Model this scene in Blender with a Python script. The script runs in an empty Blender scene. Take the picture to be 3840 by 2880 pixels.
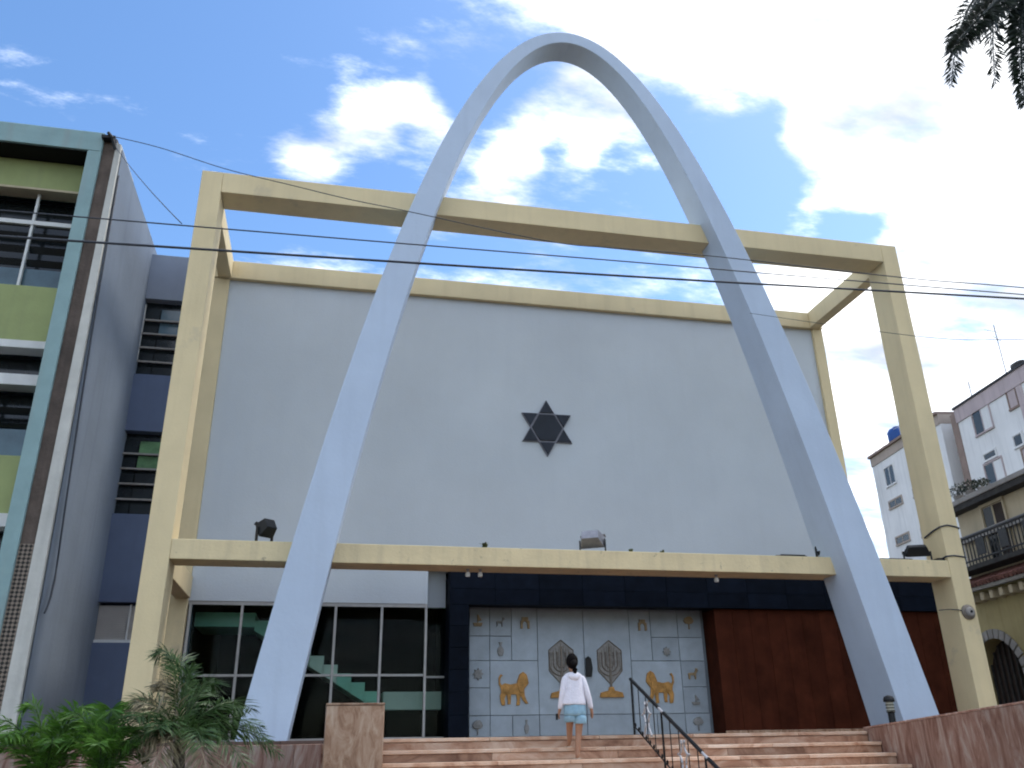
import bpy, bmesh, math, random
from mathutils import Vector, Matrix, noise
R = math.radians
random.seed(7)
scene = bpy.context.scene
col = scene.collection

# ------------------------------------------------------------------ camera
cam_d = bpy.data.cameras.new('camera'); cam = bpy.data.objects.new('camera', cam_d); col.objects.link(cam)
scene.camera = cam
F_PX, YAW, PITCH, ROLL = 3172.76, 0.2147, 0.3983, -0.0172
cam_d.sensor_fit = 'HORIZONTAL'; cam_d.sensor_width = 36.0
cam_d.lens = 36.0 * F_PX / 3840.0
cam_d.clip_start = 0.1; cam_d.clip_end = 3000
_f = Vector((math.sin(YAW)*math.cos(PITCH), math.cos(YAW)*math.cos(PITCH), math.sin(PITCH)))
_r0 = Vector((math.cos(YAW), -math.sin(YAW), 0)); _u0 = _r0.cross(_f)
_r = math.cos(ROLL)*_r0 + math.sin(ROLL)*_u0; _u = -math.sin(ROLL)*_r0 + math.cos(ROLL)*_u0
_m = Matrix((_r, _u, -_f)).transposed().to_4x4(); _m.translation = Vector((2.904, -14.324, -0.04))
cam.matrix_world = _m

# ------------------------------------------------------------------ sky, sun, exposure
SUN_EL, SUN_AZ = R(58), R(80)         # the sun stands high behind the clouds on the right
SKY_STRENGTH, CLOUD, SUN_STRENGTH, EXPOSURE = 0.12, 9.5, 0.8, 1.28
world = bpy.data.worlds.new('World'); scene.world = world; world.use_nodes = True
wt = world.node_tree; wt.nodes.clear()
def wn(t, **k):
    n = wt.nodes.new(t)
    for a, b in k.items(): setattr(n, a, b)
    return n
def wl(a, b): wt.links.new(a, b)
out = wn('ShaderNodeOutputWorld'); bg = wn('ShaderNodeBackground'); bg.inputs['Strength'].default_value = SKY_STRENGTH
sky = wn('ShaderNodeTexSky', sky_type='NISHITA'); sky.sun_disc = False
sky.sun_elevation = SUN_EL; sky.sun_rotation = SUN_AZ; sky.air_density = 1.0; sky.dust_density = 0.8; sky.ozone_density = 2.0
tc = wn('ShaderNodeTexCoord')
def math_n(op, a, b=None, c=None, clamp=False):
    n = wn('ShaderNodeMath', operation=op); n.use_clamp = clamp
    for i, x in enumerate((a, b, c)):
        if x is None: continue
        if isinstance(x, (int, float)): n.inputs[i].default_value = x
        else: wl(x, n.inputs[i])
    return n.outputs[0]
# clouds: broad banks placed in the sky by direction, broken up by noise on a flat cloud layer
BANKS = [(-0.225,0.736,0.639,0.440,-0.85),(0.377,0.744,0.552,0.160,-0.42),(-0.057,0.793,0.606,0.040,0.62),(0.012,0.771,0.637,0.050,0.92),(0.060,0.746,0.663,0.034,0.95),(0.089,0.767,0.636,0.031,0.50),(0.168,0.765,0.621,0.036,0.70),(0.199,0.732,0.651,0.033,0.70),(0.241,0.708,0.663,0.038,0.90),(0.284,0.709,0.645,0.038,0.80),(0.240,0.748,0.618,0.036,0.70),(0.168,0.794,0.584,0.032,0.55),(0.259,0.652,0.712,0.039,0.80),(0.331,0.639,0.694,0.062,1.00),(0.425,0.606,0.673,0.069,1.00),(0.526,0.576,0.626,0.101,1.10),(0.575,0.611,0.544,0.076,1.00),(0.640,0.587,0.495,0.101,1.10),(0.632,0.657,0.411,0.088,1.10),(0.569,0.738,0.363,0.117,1.10),(0.470,0.729,0.498,0.030,0.40),(0.528,0.655,0.540,0.028,0.50),(0.496,0.632,0.596,0.042,0.60),(0.425,0.645,0.640,0.040,-0.95),(0.419,0.711,0.565,0.060,-1.30),(0.536,0.666,0.519,0.040,-1.05)]
DIR = tc.outputs['Generated']
# warp the direction a little so that the banks have torn edges
wz = wn('ShaderNodeTexNoise'); wz.inputs['Scale'].default_value = 9; wz.inputs['Detail'].default_value = 3; wl(DIR, wz.inputs['Vector'])
ws = wn('ShaderNodeVectorMath', operation='SUBTRACT'); wl(wz.outputs['Color'], ws.inputs[0]); ws.inputs[1].default_value = (.5, .5, .5)
wm = wn('ShaderNodeVectorMath', operation='SCALE'); wl(ws.outputs[0], wm.inputs[0]); wm.inputs['Scale'].default_value = 0.09
wa = wn('ShaderNodeVectorMath', operation='ADD'); wl(DIR, wa.inputs[0]); wl(wm.outputs[0], wa.inputs[1])
acc = None
for (x, y, z, r, w) in BANKS:
    d = wn('ShaderNodeVectorMath', operation='DISTANCE'); wl(wa.outputs[0], d.inputs[0]); d.inputs[1].default_value = (x, y, z)
    mr = wn('ShaderNodeMapRange', interpolation_type='SMOOTHSTEP'); wl(d.outputs['Value'], mr.inputs['Value'])
    mr.inputs['From Min'].default_value = 0; mr.inputs['From Max'].default_value = r*1.5
    mr.inputs['To Min'].default_value = w; mr.inputs['To Max'].default_value = 0
    acc = mr.outputs[0] if acc is None else math_n('ADD', acc, mr.outputs[0])
acc = math_n('ADD', acc, 0.60)  # cloud cover added all round, unseen behind the camera, brightens the front
acc = math_n('MINIMUM', acc, 1.04)
sep = wn('ShaderNodeSeparateXYZ'); wl(DIR, sep.inputs[0])
zz = math_n('ADD', math_n('MAXIMUM', sep.outputs['Z'], 0.0), 0.12)
cx_ = math_n('DIVIDE', sep.outputs['X'], zz); cy_ = math_n('DIVIDE', sep.outputs['Y'], zz)
cmb = wn('ShaderNodeCombineXYZ'); wl(cx_, cmb.inputs[0]); wl(cy_, cmb.inputs[1])
cmp_ = wn('ShaderNodeMapping'); cmp_.inputs['Rotation'].default_value = (0, 0, R(-50)); cmp_.inputs['Scale'].default_value = (.62, 1.25, 1); wl(cmb.outputs[0], cmp_.inputs['Vector'])
n1 = wn('ShaderNodeTexNoise'); n1.inputs['Scale'].default_value = 5.5; n1.inputs['Detail'].default_value = 7; n1.inputs['Roughness'].default_value = .65
wl(cmp_.outputs[0], n1.inputs['Vector'])
n2 = wn('ShaderNodeTexNoise'); n2.inputs['Scale'].default_value = 4.2; n2.inputs['Detail'].default_value = 6; wl(cmp_.outputs[0], n2.inputs['Vector'])
dens = math_n('ADD', acc, math_n('MULTIPLY', math_n('SUBTRACT', n1.outputs['Fac'], .5), 2.9))
dens = math_n('ADD', dens, math_n('MULTIPLY', math_n('SUBTRACT', n2.outputs['Fac'], .5), 0.5))
mk = wn('ShaderNodeMapRange', interpolation_type='SMOOTHSTEP'); wl(dens, mk.inputs['Value'])
mk.inputs['From Min'].default_value = .10; mk.inputs['From Max'].default_value = 1.22
hz = wn('ShaderNodeMapRange', interpolation_type='SMOOTHSTEP'); wl(sep.outputs['Z'], hz.inputs['Value'])
hz.inputs['From Min'].default_value = -.02; hz.inputs['From Max'].default_value = .1
mask = math_n('MULTIPLY', mk.outputs[0], hz.outputs[0])
cc = wn('ShaderNodeMix', data_type='RGBA'); cr_ = wn('ShaderNodeMapRange'); wl(n2.outputs['Fac'], cr_.inputs['Value']); cr_.interpolation_type = 'SMOOTHSTEP'; cr_.inputs['From Min'].default_value = .28; cr_.inputs['From Max'].default_value = .74; wl(cr_.outputs[0], cc.inputs['Factor'])
cc.inputs[6].default_value = (CLOUD*.26, CLOUD*.285, CLOUD*.33, 1); cc.inputs[7].default_value = (CLOUD*1.15, CLOUD*1.16, CLOUD*1.17, 1)
hs = wn('ShaderNodeHueSaturation'); hs.inputs['Saturation'].default_value = 1.17; hs.inputs['Value'].default_value = 0.92; wl(sky.outputs[0], hs.inputs['Color'])
mx = wn('ShaderNodeMix', data_type='RGBA'); wl(mask, mx.inputs['Factor']); wl(hs.outputs[0], mx.inputs[6]); wl(cc.outputs[2], mx.inputs[7])
wl(mx.outputs[2], bg.inputs['Color']); wl(bg.outputs[0], out.inputs['Surface'])
world.cycles.sampling_method = 'MANUAL'; world.cycles.sample_map_resolution = 512

sl = bpy.data.lights.new('sun', 'SUN'); sl.energy = SUN_STRENGTH; sl.angle = R(12); sl.color = (1, .95, .87)
so = bpy.data.objects.new('sun', sl); col.objects.link(so)
_sd = Vector((math.sin(SUN_AZ)*math.cos(SUN_EL), math.cos(SUN_AZ)*math.cos(SUN_EL), math.sin(SUN_EL)))
so.rotation_euler = (-_sd).to_track_quat('-Z', 'Y').to_euler(); so.location = _sd*60

vs = scene.view_settings
scene.display_settings.display_device = 'sRGB'; vs.view_transform = 'Standard'; vs.look = 'None'; vs.gamma = 1; vs.use_curve_mapping = False
vs.exposure = EXPOSURE
cy = scene.cycles
cy.use_denoising = True; cy.adaptive_threshold = .03; cy.max_bounces = 8; cy.diffuse_bounces = 2; cy.glossy_bounces = 3; cy.transparent_max_bounces = 12
cy.filter_width = 2.0; cy.caustics_reflective = False; cy.caustics_refractive = False

# ------------------------------------------------------------------ materials
MATS = {}
def M(name, c, rough=.75, var=.10, scale=1.5, bump=0.0, bscale=30, metal=0.0, streak=0.0, scol=None, rand=0.0, spec=.3, patch=None):
    m = bpy.data.materials.new(name); m.use_nodes = True; t = m.node_tree; N = t.nodes; L = t.links
    p = N['Principled BSDF']; p.inputs['Roughness'].default_value = rough; p.inputs['Metallic'].default_value = metal
    p.inputs['Specular IOR Level'].default_value = spec
    geo = N.new('ShaderNodeNewGeometry')
    nz = N.new('ShaderNodeTexNoise'); nz.inputs['Scale'].default_value = scale; nz.inputs['Detail'].default_value = 6; nz.inputs['Roughness'].default_value = .6
    L.new(geo.outputs['Position'], nz.inputs['Vector'])
    mr = N.new('ShaderNodeMapRange'); L.new(nz.outputs['Fac'], mr.inputs['Value']); mr.inputs['From Min'].default_value = .3; mr.inputs['From Max'].default_value = .7
    mx = N.new('ShaderNodeMix'); mx.data_type = 'RGBA'; L.new(mr.outputs[0], mx.inputs['Factor'])
    mx.inputs[6].default_value = tuple(v*(1-var) for v in c)+(1,); mx.inputs[7].default_value = tuple(min(1, v*(1+var)) for v in c)+(1,)
    o = mx.outputs[2]
    if streak:
        mp = N.new('ShaderNodeMapping'); mp.inputs['Scale'].default_value = (5, 5, .35); L.new(geo.outputs['Position'], mp.inputs['Vector'])
        n2 = N.new('ShaderNodeTexNoise'); n2.inputs['Scale'].default_value = 1.0; n2.inputs['Detail'].default_value = 5; L.new(mp.outputs[0], n2.inputs['Vector'])
        r2 = N.new('ShaderNodeMapRange'); L.new(n2.outputs['Fac'], r2.inputs['Value']); r2.inputs['From Min'].default_value = .5; r2.inputs['From Max'].default_value = .75; r2.inputs['To Max'].default_value = streak
        m2 = N.new('ShaderNodeMix'); m2.data_type = 'RGBA'; L.new(r2.outputs[0], m2.inputs['Factor']); L.new(o, m2.inputs[6])
        m2.inputs[7].default_value = (scol or tuple(v*.55 for v in c))+(1,); o = m2.outputs[2]
    if patch:   # (colour, scale, threshold): irregular worn patches
        n3 = N.new('ShaderNodeTexNoise'); n3.inputs['Scale'].default_value = patch[1]; n3.inputs['Detail'].default_value = 8; n3.inputs['Roughness'].default_value = .7; L.new(geo.outputs['Position'], n3.inputs['Vector'])
        r3 = N.new('ShaderNodeMapRange'); L.new(n3.outputs['Fac'], r3.inputs['Value']); r3.inputs['From Min'].default_value = patch[2]; r3.inputs['From Max'].default_value = patch[2]+.08
        m3 = N.new('ShaderNodeMix'); m3.data_type = 'RGBA'; L.new(r3.outputs[0], m3.inputs['Factor']); L.new(o, m3.inputs[6]); m3.inputs[7].default_value = patch[0]+(1,); o = m3.outputs[2]
    if rand:
        oi = N.new('ShaderNodeObjectInfo'); r4 = N.new('ShaderNodeMapRange'); L.new(oi.outputs['Random'], r4.inputs['Value'])
        r4.inputs['To Min'].default_value = 1-rand; r4.inputs['To Max'].default_value = 1+rand
        hv = N.new('ShaderNodeHueSaturation'); L.new(o, hv.inputs['Color']); L.new(r4.outputs[0], hv.inputs['Value']); o = hv.outputs[0]
    L.new(o, p.inputs['Base Color'])
    if bump:
        nb = N.new('ShaderNodeTexNoise'); nb.inputs['Scale'].default_value = bscale; nb.inputs['Detail'].default_value = 4; L.new(geo.outputs['Position'], nb.inputs['Vector'])
        b = N.new('ShaderNodeBump'); b.inputs['Strength'].default_value = bump; b.inputs['Distance'].default_value = .02; L.new(nb.outputs['Fac'], b.inputs['Height']); L.new(b.outputs[0], p.inputs['Normal'])
    MATS[name] = m
    return m
def marble(name, c1, c2, c3, scale=1.2, stretch=(1, 1, 1), rough=.45):
    m = bpy.data.materials.new(name); m.use_nodes = True; t = m.node_tree; N = t.nodes; L = t.links; p = N['Principled BSDF']; p.inputs['Roughness'].default_value = rough
    p.inputs['Specular IOR Level'].default_value = .35
    geo = N.new('ShaderNodeNewGeometry'); oi = N.new('ShaderNodeObjectInfo')
    mp = N.new('ShaderNodeMapping'); mp.inputs['Scale'].default_value = stretch; mp.inputs['Rotation'].default_value = (R(25), R(-35), R(10)); L.new(geo.outputs['Position'], mp.inputs['Vector'])
    ad = N.new('ShaderNodeVectorMath'); L.new(mp.outputs[0], ad.inputs[0]); 
    sc = N.new('ShaderNodeMath'); sc.operation = 'MULTIPLY'; sc.inputs[1].default_value = 7; L.new(oi.outputs['Random'], sc.inputs[0]); L.new(sc.outputs[0], ad.inputs[1])
    n1 = N.new('ShaderNodeTexNoise'); n1.inputs['Scale'].default_value = scale; n1.inputs['Detail'].default_value = 9; n1.inputs['Roughness'].default_value = .655; n1.inputs['Distortion'].default_value = 1.6
    L.new(ad.outputs[0], n1.inputs['Vector'])
    cr = N.new('ShaderNodeValToRGB'); e = cr.color_ramp.elements
    e[0].position = .3; e[0].color = c1+(1,); e[1].position = .7; e[1].color = c3+(1,); k = e.new(.5); k.color = c2+(1,)
    L.new(n1.outputs['Fac'], cr.inputs[0])
    r4 = N.new('ShaderNodeMapRange'); L.new(oi.outputs['Random'], r4.inputs['Value']); r4.inputs['To Min'].default_value = .70; r4.inputs['To Max'].default_value = 1.18
    hv = N.new('ShaderNodeHueSaturation'); L.new(cr.outputs[0], hv.inputs['Color']); L.new(r4.outputs[0], hv.inputs['Value']); L.new(hv.outputs[0], p.inputs['Base Color'])
    MATS[name] = m; return m
def leaf(name, c, c2, trans=.3):
    m = bpy.data.materials.new(name); m.use_nodes = True; t = m.node_tree; N = t.nodes; L = t.links; p = N['Principled BSDF']; p.inputs['Roughness'].default_value = .45
    geo = N.new('ShaderNodeNewGeometry'); nz = N.new('ShaderNodeTexNoise'); nz.inputs['Scale'].default_value = 5; nz.inputs['Detail'].default_value = 5; L.new(geo.outputs['Position'], nz.inputs['Vector'])
    cr = N.new('ShaderNodeValToRGB'); e = cr.color_ramp.elements; e[0].position = .35; e[0].color = c+(1,); e[1].position = .65; e[1].color = c2+(1,); L.new(nz.outputs['Fac'], cr.inputs[0])
    rm = N.new('ShaderNodeMapRange'); L.new(geo.outputs['Random Per Island'], rm.inputs['Value']); rm.inputs['To Min'].default_value = .65; rm.inputs['To Max'].default_value = 1.3
    hv = N.new('ShaderNodeHueSaturation'); L.new(cr.outputs[0], hv.inputs['Color']); L.new(rm.outputs[0], hv.inputs['Value'])
    L.new(hv.outputs[0], p.inputs['Base Color'])
    tr = N.new('ShaderNodeBsdfTranslucent'); L.new(hv.outputs[0], tr.inputs['Color'])
    ms = N.new('ShaderNodeMixShader'); ms.inputs[0].default_value = trans; L.new(p.outputs[0], ms.inputs[1]); L.new(tr.outputs[0], ms.inputs[2]); L.new(ms.outputs[0], N['Material Output'].inputs['Surface'])
    MATS[name] = m; return m
def glass(name, tint=(.8, .88, .86)):
    m = bpy.data.materials.new(name); m.use_nodes = True; t = m.node_tree; N = t.nodes; L = t.links; N.remove(N['Principled BSDF'])
    tr = N.new('ShaderNodeBsdfTransparent'); tr.inputs['Color'].default_value = tint+(1,)
    gl = N.new('ShaderNodeBsdfGlossy'); gl.inputs['Roughness'].default_value = .02; fr = N.new('ShaderNodeFresnel'); fr.inputs['IOR'].default_value = 1.45
    mf = N.new('ShaderNodeMath'); mf.operation = 'MULTIPLY'; mf.inputs[1].default_value = .12; L.new(fr.outputs[0], mf.inputs[0])
    ms = N.new('ShaderNodeMixShader'); L.new(mf.outputs[0], ms.inputs[0]); L.new(tr.outputs[0], ms.inputs[1]); L.new(gl.outputs[0], ms.inputs[2]); L.new(ms.outputs[0], N['Material Output'].inputs['Surface'])
    MATS[name] = m; return m

M('cream', (.74, .605, .36), .8, .07, .9, .15, 25, streak=.22, scol=(.50, .40, .24), patch=((.63, .52, .33), 1.3, .60))
M('cream_worn', (.74, .605, .36), .8, .10, 1.4, .25, 18, streak=.3, scol=(.36, .29, .2), patch=((.34, .28, .19), 4.5, .61))
M('arch_paint', (.50, .585, .70), .7, .07, .6, .14, 14, streak=.28, scol=(.41, .48, .575))
M('wall_grey', (.57, .61, .635), .85, .06, .35, .15, 30, streak=.14, scol=(.50, .535, .56))
M('navy_tile', (.005, .008, .015), .6, .3, 4, rand=.25, spec=.06)
M('wood', (.066, .018, .009), .75, .35, 2.0, .1, 12, streak=.5, scol=(.035, .009, .005), rand=.12, spec=.06)
M('mullion', (.38, .37, .36), .45, .1, 8, metal=.3)
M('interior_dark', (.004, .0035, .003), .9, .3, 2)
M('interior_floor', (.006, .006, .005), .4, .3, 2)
M('stair_teal', (.32, .62, .50), .6, .06, 2)
M('stair_pale', (.62, .66, .60), .7, .08, 3)
M('door_panel', (.38, .44, .49), .5, .12, 3, .1, 25, rand=.10)
M('door_frame', (.19, .22, .25), .6, .15, 3)
M('gold', (.48, .25, .07), .55, .4, 9, .3, 40, metal=.1)
M('bronze', (.20, .17, .14), .5, .3, 20, .2, 40, metal=.3)
M('gold_dim', (.34, .25, .14), .6, .3, 14)
M('bronze_dim', (.27, .27, .26), .6, .25, 14)
M('taupe', (.30, .29, .27), .6, .2, 12)
M('dark_bronze', (.02, .02, .02), .45, .3, 20, metal=.4)
M('star_metal', (.016, .021, .032), .5, .35, 3, rand=.2)
M('star_edge', (.22, .22, .25), .5, .2, 8)
marble('marble_tan', (.17, .08, .04), (.35, .215, .135), (.48, .36, .26), 4.5, (1.4, 1.4, .5))
marble('marble_red', (.15, .055, .036), (.34, .20, .15), (.50, .42, .36), 2.6, (2.4, 2.4, .5))
marble('marble_step', (.38, .18, .10), (.64, .43, .30), (.74, .60, .48), 1.8, (.8, 1, 1))
marble('marble_shaded', (.14, .06, .033), (.36, .21, .135), (.52, .40, .31), 1.8, (.8, 1, 1))  # darker copy of the step marble, nosing shadow put into the colour
M('floor_granite', (.12, .075, .06), .5, .25, 6, rand=.2)
M('iron_worn', (.05, .05, .05), .7, .3, 10)
M('iron', (.008, .008, .009), .4, .2, 20, metal=.3)
M('iron_pale', (.42, .42, .44), .5, .15, 20, metal=.2)
M('teal_paint', (.25, .37, .37), .7, .10, 2, .12, 25, streak=.3, scol=(.28, .27, .24))
M('green_paint', (.31, .35, .15), .75, .12, 1.2, .1, 25, streak=.25, scol=(.20, .22, .13))
M('white_paint', (.66, .66, .64), .6, .08, 3, streak=.15, scol=(.4, .4, .38))
M('brown_render', (.12, .092, .075), .9, .3, 3, .5, 20, streak=.6, scol=(.05, .04, .035))
M('pale_render', (.55, .54, .49), .85, .12, 2, .3, 20, streak=.3, scol=(.22, .22, .2))
M('side_grey', (.175, .21, .26), .85, .10, .8, .2, 15, streak=.35, scol=(.115, .14, .185))
M('annex_grey', (.25, .28, .34), .8, .08, 1.0, .1, 25, streak=.15)
M('annex_blue', (.11, .14, .22), .8, .08, 1.0, .1, 25, streak=.15)
M('dark_glass', (.012, .016, .018), .12, .3, 2, spec=.5)
M('blue_glass', (.07, .12, .15), .15, .3, 2, spec=.5)
M('green_glass', (.11, .22, .10), .5, .4, 4, spec=.3)
M('blind', (.50, .47, .45), .8, .05, 5)
M('apt_white', (.73, .72, .71), .9, .10, .35, .2, 3, streak=.25, scol=(.33, .33, .34))
M('apt_pink', (.46, .38, .38), .9, .12, .6, streak=.3, scol=(.22, .17, .16))
M('apt_tan', (.40, .33, .28), .9, .12, .6, streak=.3)
M('apt_dark', (.05, .05, .055), .8, .3, 2)
M('rust_pink', (.26, .19, .16), .9, .2, 1)
M('ochre', (.38, .31, .15), .85, .15, 1.0, .2, 12, streak=.35, scol=(.22, .17, .06))
M('ochre_pale', (.50, .42, .29), .85, .12, 1.0, .2, 12, streak=.25, scol=(.3, .24, .16))
M('concrete', (.30, .28, .26), .9, .2, 2, .3, 15, streak=.4)
M('concrete_dark', (.045, .042, .04), .9, .3, 4, .4, 15)
M('roof_tile', (.16, .07, .055), .85, .3, 8, .3, 20, rand=.3)
M('door_brown', (.035, .022, .016), .7, .3, 5)
M('tank_blue', (.015, .07, .26), .5, .1, 3)
M('lamp_black', (.012, .013, .014), .5, .2, 10)
M('lamp_grey', (.30, .30, .33), .35, .2, 8, metal=.5)
M('lamp_lens', (.10, .14, .14), .15, .2, 6, spec=.6)
M('lamp_ivory', (.42, .40, .32), .5, .1, 8)
M('cable', (.045, .05, .06), .6, .1, 10)
M('asphalt', (.05, .05, .05), .95, .25, 1.5, .3, 40)
M('pavement', (.10, .097, .092), .9, .2, 1.2, .2, 20, rand=.06)
M('kerb', (.34, .33, .31), .9, .15, 2)
M('soil', (.06, .045, .03), 1, .3, 4, .6, 15)
M('roof_grey', (.14, .14, .14), .9, .15, 1)
M('skin', (.36, .19, .115), .55, .08, 12)
M('hair', (.006, .005, .005), .8, .3, 40, spec=.08)
M('shirt', (.74, .72, .78), .9, .05, 20, .5, 40)
M('shorts', (.26, .42, .52), .9, .12, 18, .4, 60)
M('sandal', (.52, .42, .33), .7, .1, 10)
M('trunk', (.16, .14, .12), .95, .25, 6, .6, 18)
M('trunk_royal', (.33, .32, .30), .9, .15, 2, .3, 10)
M('dry_frond', (.42, .36, .25), .9, .25, 10)
leaf('leaf_dark', (.008, .016, .006), (.018, .032, .012), .06)
leaf('leaf_mid', (.028, .075, .018), (.075, .14, .04), .3)
leaf('leaf_bright', (.06, .17, .02), (.13, .27, .045), .35)
leaf('leaf_dry', (.20, .17, .10), (.36, .31, .20), .25)
leaf('weed', (.06, .09, .02), (.12, .14, .05), .3)
glass('window_glass'); glass('lens_glass', (.9, .92, .92))
def lattice_mat():
    m = bpy.data.materials.new('lattice'); m.use_nodes = True; t = m.node_tree; N = t.nodes; L = t.links; p = N['Principled BSDF']; p.inputs['Roughness'].default_value = .9
    geo = N.new('ShaderNodeNewGeometry'); mp = N.new('ShaderNodeMapping'); mp.inputs['Rotation'].default_value = (0, R(45), 0); mp.inputs['Scale'].default_value = (1, 0, 1); L.new(geo.outputs['Position'], mp.inputs['Vector'])
    ch = N.new('ShaderNodeTexChecker'); ch.inputs['Scale'].default_value = 22; ch.inputs['Color1'].default_value = (.24, .19, .15, 1); ch.inputs['Color2'].default_value = (.03, .027, .022, 1); L.new(mp.outputs[0], ch.inputs['Vector'])
    L.new(ch.outputs[0], p.inputs['Base Color']); MATS['lattice'] = m
lattice_mat()

# ------------------------------------------------------------------ mesh helpers
class MB:
    def __init__(s): s.v = []; s.f = []
    def add(s, vs, fs):
        n = len(s.v); s.v += [tuple(v) for v in vs]; s.f += [tuple(i+n for i in f) for f in fs]; return s
    def box(s, x0, x1, y0, y1, z0, z1):
        return s.add([(x0,y0,z0),(x1,y0,z0),(x1,y1,z0),(x0,y1,z0),(x0,y0,z1),(x1,y0,z1),(x1,y1,z1),(x0,y1,z1)],
                     [(0,3,2,1),(4,5,6,7),(0,1,5,4),(1,2,6,5),(2,3,7,6),(3,0,4,7)])
    def obox(s, c, ax, ay, az):           # oriented box: centre and three half-axis vectors
        c, ax, ay, az = map(Vector, (c, ax, ay, az)); vs = []
        for k in (-1, 1):
            for i, j in ((-1,-1),(1,-1),(1,1),(-1,1)): vs.append(c+ax*i+ay*j+az*k)
        return s.add(vs, [(0,3,2,1),(4,5,6,7),(0,1,5,4),(1,2,6,5),(2,3,7,6),(3,0,4,7)])
    def prism(s, poly, y0, y1):           # polygon in x,z extruded along y
        n = len(poly); vs = [(x, y0, z) for x, z in poly]+[(x, y1, z) for x, z in poly]
        fs = [tuple(range(n))[::-1], tuple(range(n, 2*n))]+[(i, (i+1) % n, n+(i+1) % n, n+i) for i in range(n)]
        return s.add(vs, fs)
    def tube(s, pts, r, n=8, cap=True):
        pts = [Vector(p) for p in pts]; rs = r if isinstance(r, (list, tuple)) else [r]*len(pts); vs = []; fs = []
        ref = Vector((0, 0, 1))
        for i, p in enumerate(pts):
            t = (pts[min(i+1, len(pts)-1)]-pts[max(i-1, 0)]).normalized()
            a = t.cross(ref)
            if a.length < 1e-3: a = t.cross(Vector((1, 0, 0)))
            a.normalize(); b = t.cross(a)
            for k in range(n): q = 2*math.pi*k/n; vs.append(p+(a*math.cos(q)+b*math.sin(q))*rs[i])
        for i in range(len(pts)-1):
            for k in range(n): fs.append((i*n+k, i*n+(k+1) % n, (i+1)*n+(k+1) % n, (i+1)*n+k))
        if cap: fs.append(tuple(range(n))[::-1]); fs.append(tuple(range((len(pts)-1)*n, len(pts)*n)))
        return s.add(vs, fs)
    def rings(s, rings, cap=True):        # list of equal-length point rings
        n = len(rings[0]); vs = [p for r in rings for p in r]; fs = []
        for i in range(len(rings)-1):
            for k in range(n): fs.append((i*n+k, i*n+(k+1) % n, (i+1)*n+(k+1) % n, (i+1)*n+k))
        if cap: fs.append(tuple(range(n))[::-1]); fs.append(tuple(range((len(rings)-1)*n, len(rings)*n)))
        return s.add(vs, fs)
    def ball(s, c, rx, ry, rz, n=12, m=8):
        rg = []
        for i in range(m+1):
            a = math.pi*(i/m-.5); a = max(-1.5, min(1.5, a))
            rg.append([(c[0]+rx*math.cos(a)*math.cos(2*math.pi*k/n), c[1]+ry*math.cos(a)*math.sin(2*math.pi*k/n), c[2]+rz*math.sin(a)) for k in range(n)])
        return s.rings(rg)
    def lathe(s, c, prof, n=14):          # profile of (radius, z)
        return s.rings([[(c[0]+r*math.cos(2*math.pi*k/n), c[1]+r*math.sin(2*math.pi*k/n), c[2]+z) for k in range(n)] for r, z in prof])
    def mesh(s, name, off=(0, 0, 0)):
        me = bpy.data.meshes.new(name); me.from_pydata([(v[0]-off[0], v[1]-off[1], v[2]-off[2]) for v in s.v], [], s.f); me.validate()
        bm = bmesh.new(); bm.from_mesh(me); bmesh.ops.recalc_face_normals(bm, faces=bm.faces); bm.to_mesh(me); bm.free()
        return me
    def build(s, name, mat, parent=None, bevel=0, smooth=False, local=False, sub=0):
        off = (0, 0, 0) if (parent is None or local) else wloc(parent)
        me = s.mesh(name, off); me.materials.append(MATS[mat])
        if smooth: me.polygons.foreach_set('use_smooth', [True]*len(me.polygons))
        o = bpy.data.objects.new(name, me); col.objects.link(o)
        if parent is not None: o.parent = parent
        if bevel:
            b = o.modifiers.new('bevel', 'BEVEL'); b.width = bevel; b.segments = 2; b.limit_method = 'ANGLE'
        if sub:
            b = o.modifiers.new('sub', 'SUBSURF'); b.levels = sub; b.render_levels = sub
        return o
def wloc(o):
    v = Vector((0, 0, 0))
    while o is not None: v += Vector(o.location); o = o.parent
    return v
def tag(o, label=None, cat=None, group=None, kind=None):
    for k, v in (('label', label), ('category', cat), ('group', group), ('kind', kind)):
        if v: o[k] = v
    return o
def thing(name, loc, label, cat, group=None, rz=0):
    o = bpy.data.objects.new(name, None); col.objects.link(o); o.location = loc; o.rotation_euler = (0, 0, rz); o.empty_display_size = .2
    return tag(o, label, cat, group)
def box(name, mat, parent, x0, x1, y0, y1, z0, z1, bevel=0, local=False):
    return MB().box(x0, x1, y0, y1, z0, z1).build(name, mat, parent, bevel=bevel, local=local)
def copy_of(o, parent, loc, scale=(1, 1, 1), rot=(0, 0, 0)):
    c = o.copy(); col.objects.link(c); c.parent = parent; c.location = loc; c.scale = scale; c.rotation_euler = rot; return c

GZ = -1.6      # street level; the terrace in front of the doors is z = 0
# ------------------------------------------------------------------ the setting
tag(MB().box(-400, 400, -400, 400, GZ-1.0, GZ-.16).build('ground', 'soil'), kind='structure')
tag(MB().box(-200, 200, -22.0, -9.4, GZ-.5, GZ-.12).build('road', 'asphalt'), kind='structure')
pv = tag(MB().box(-200, 200, -9.2, -2.0, GZ-.5, GZ).build('pavement', 'pavement'), kind='structure')
tag(MB().box(-200, 200, -9.397, -9.203, GZ-.5, GZ+.006).build('kerb', 'kerb', bevel=.02), kind='structure')
tag(MB().box(-200, 200, -26.0, -22.003, GZ-.5, GZ-.004).build('pavement', 'pavement'), kind='structure')
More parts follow.
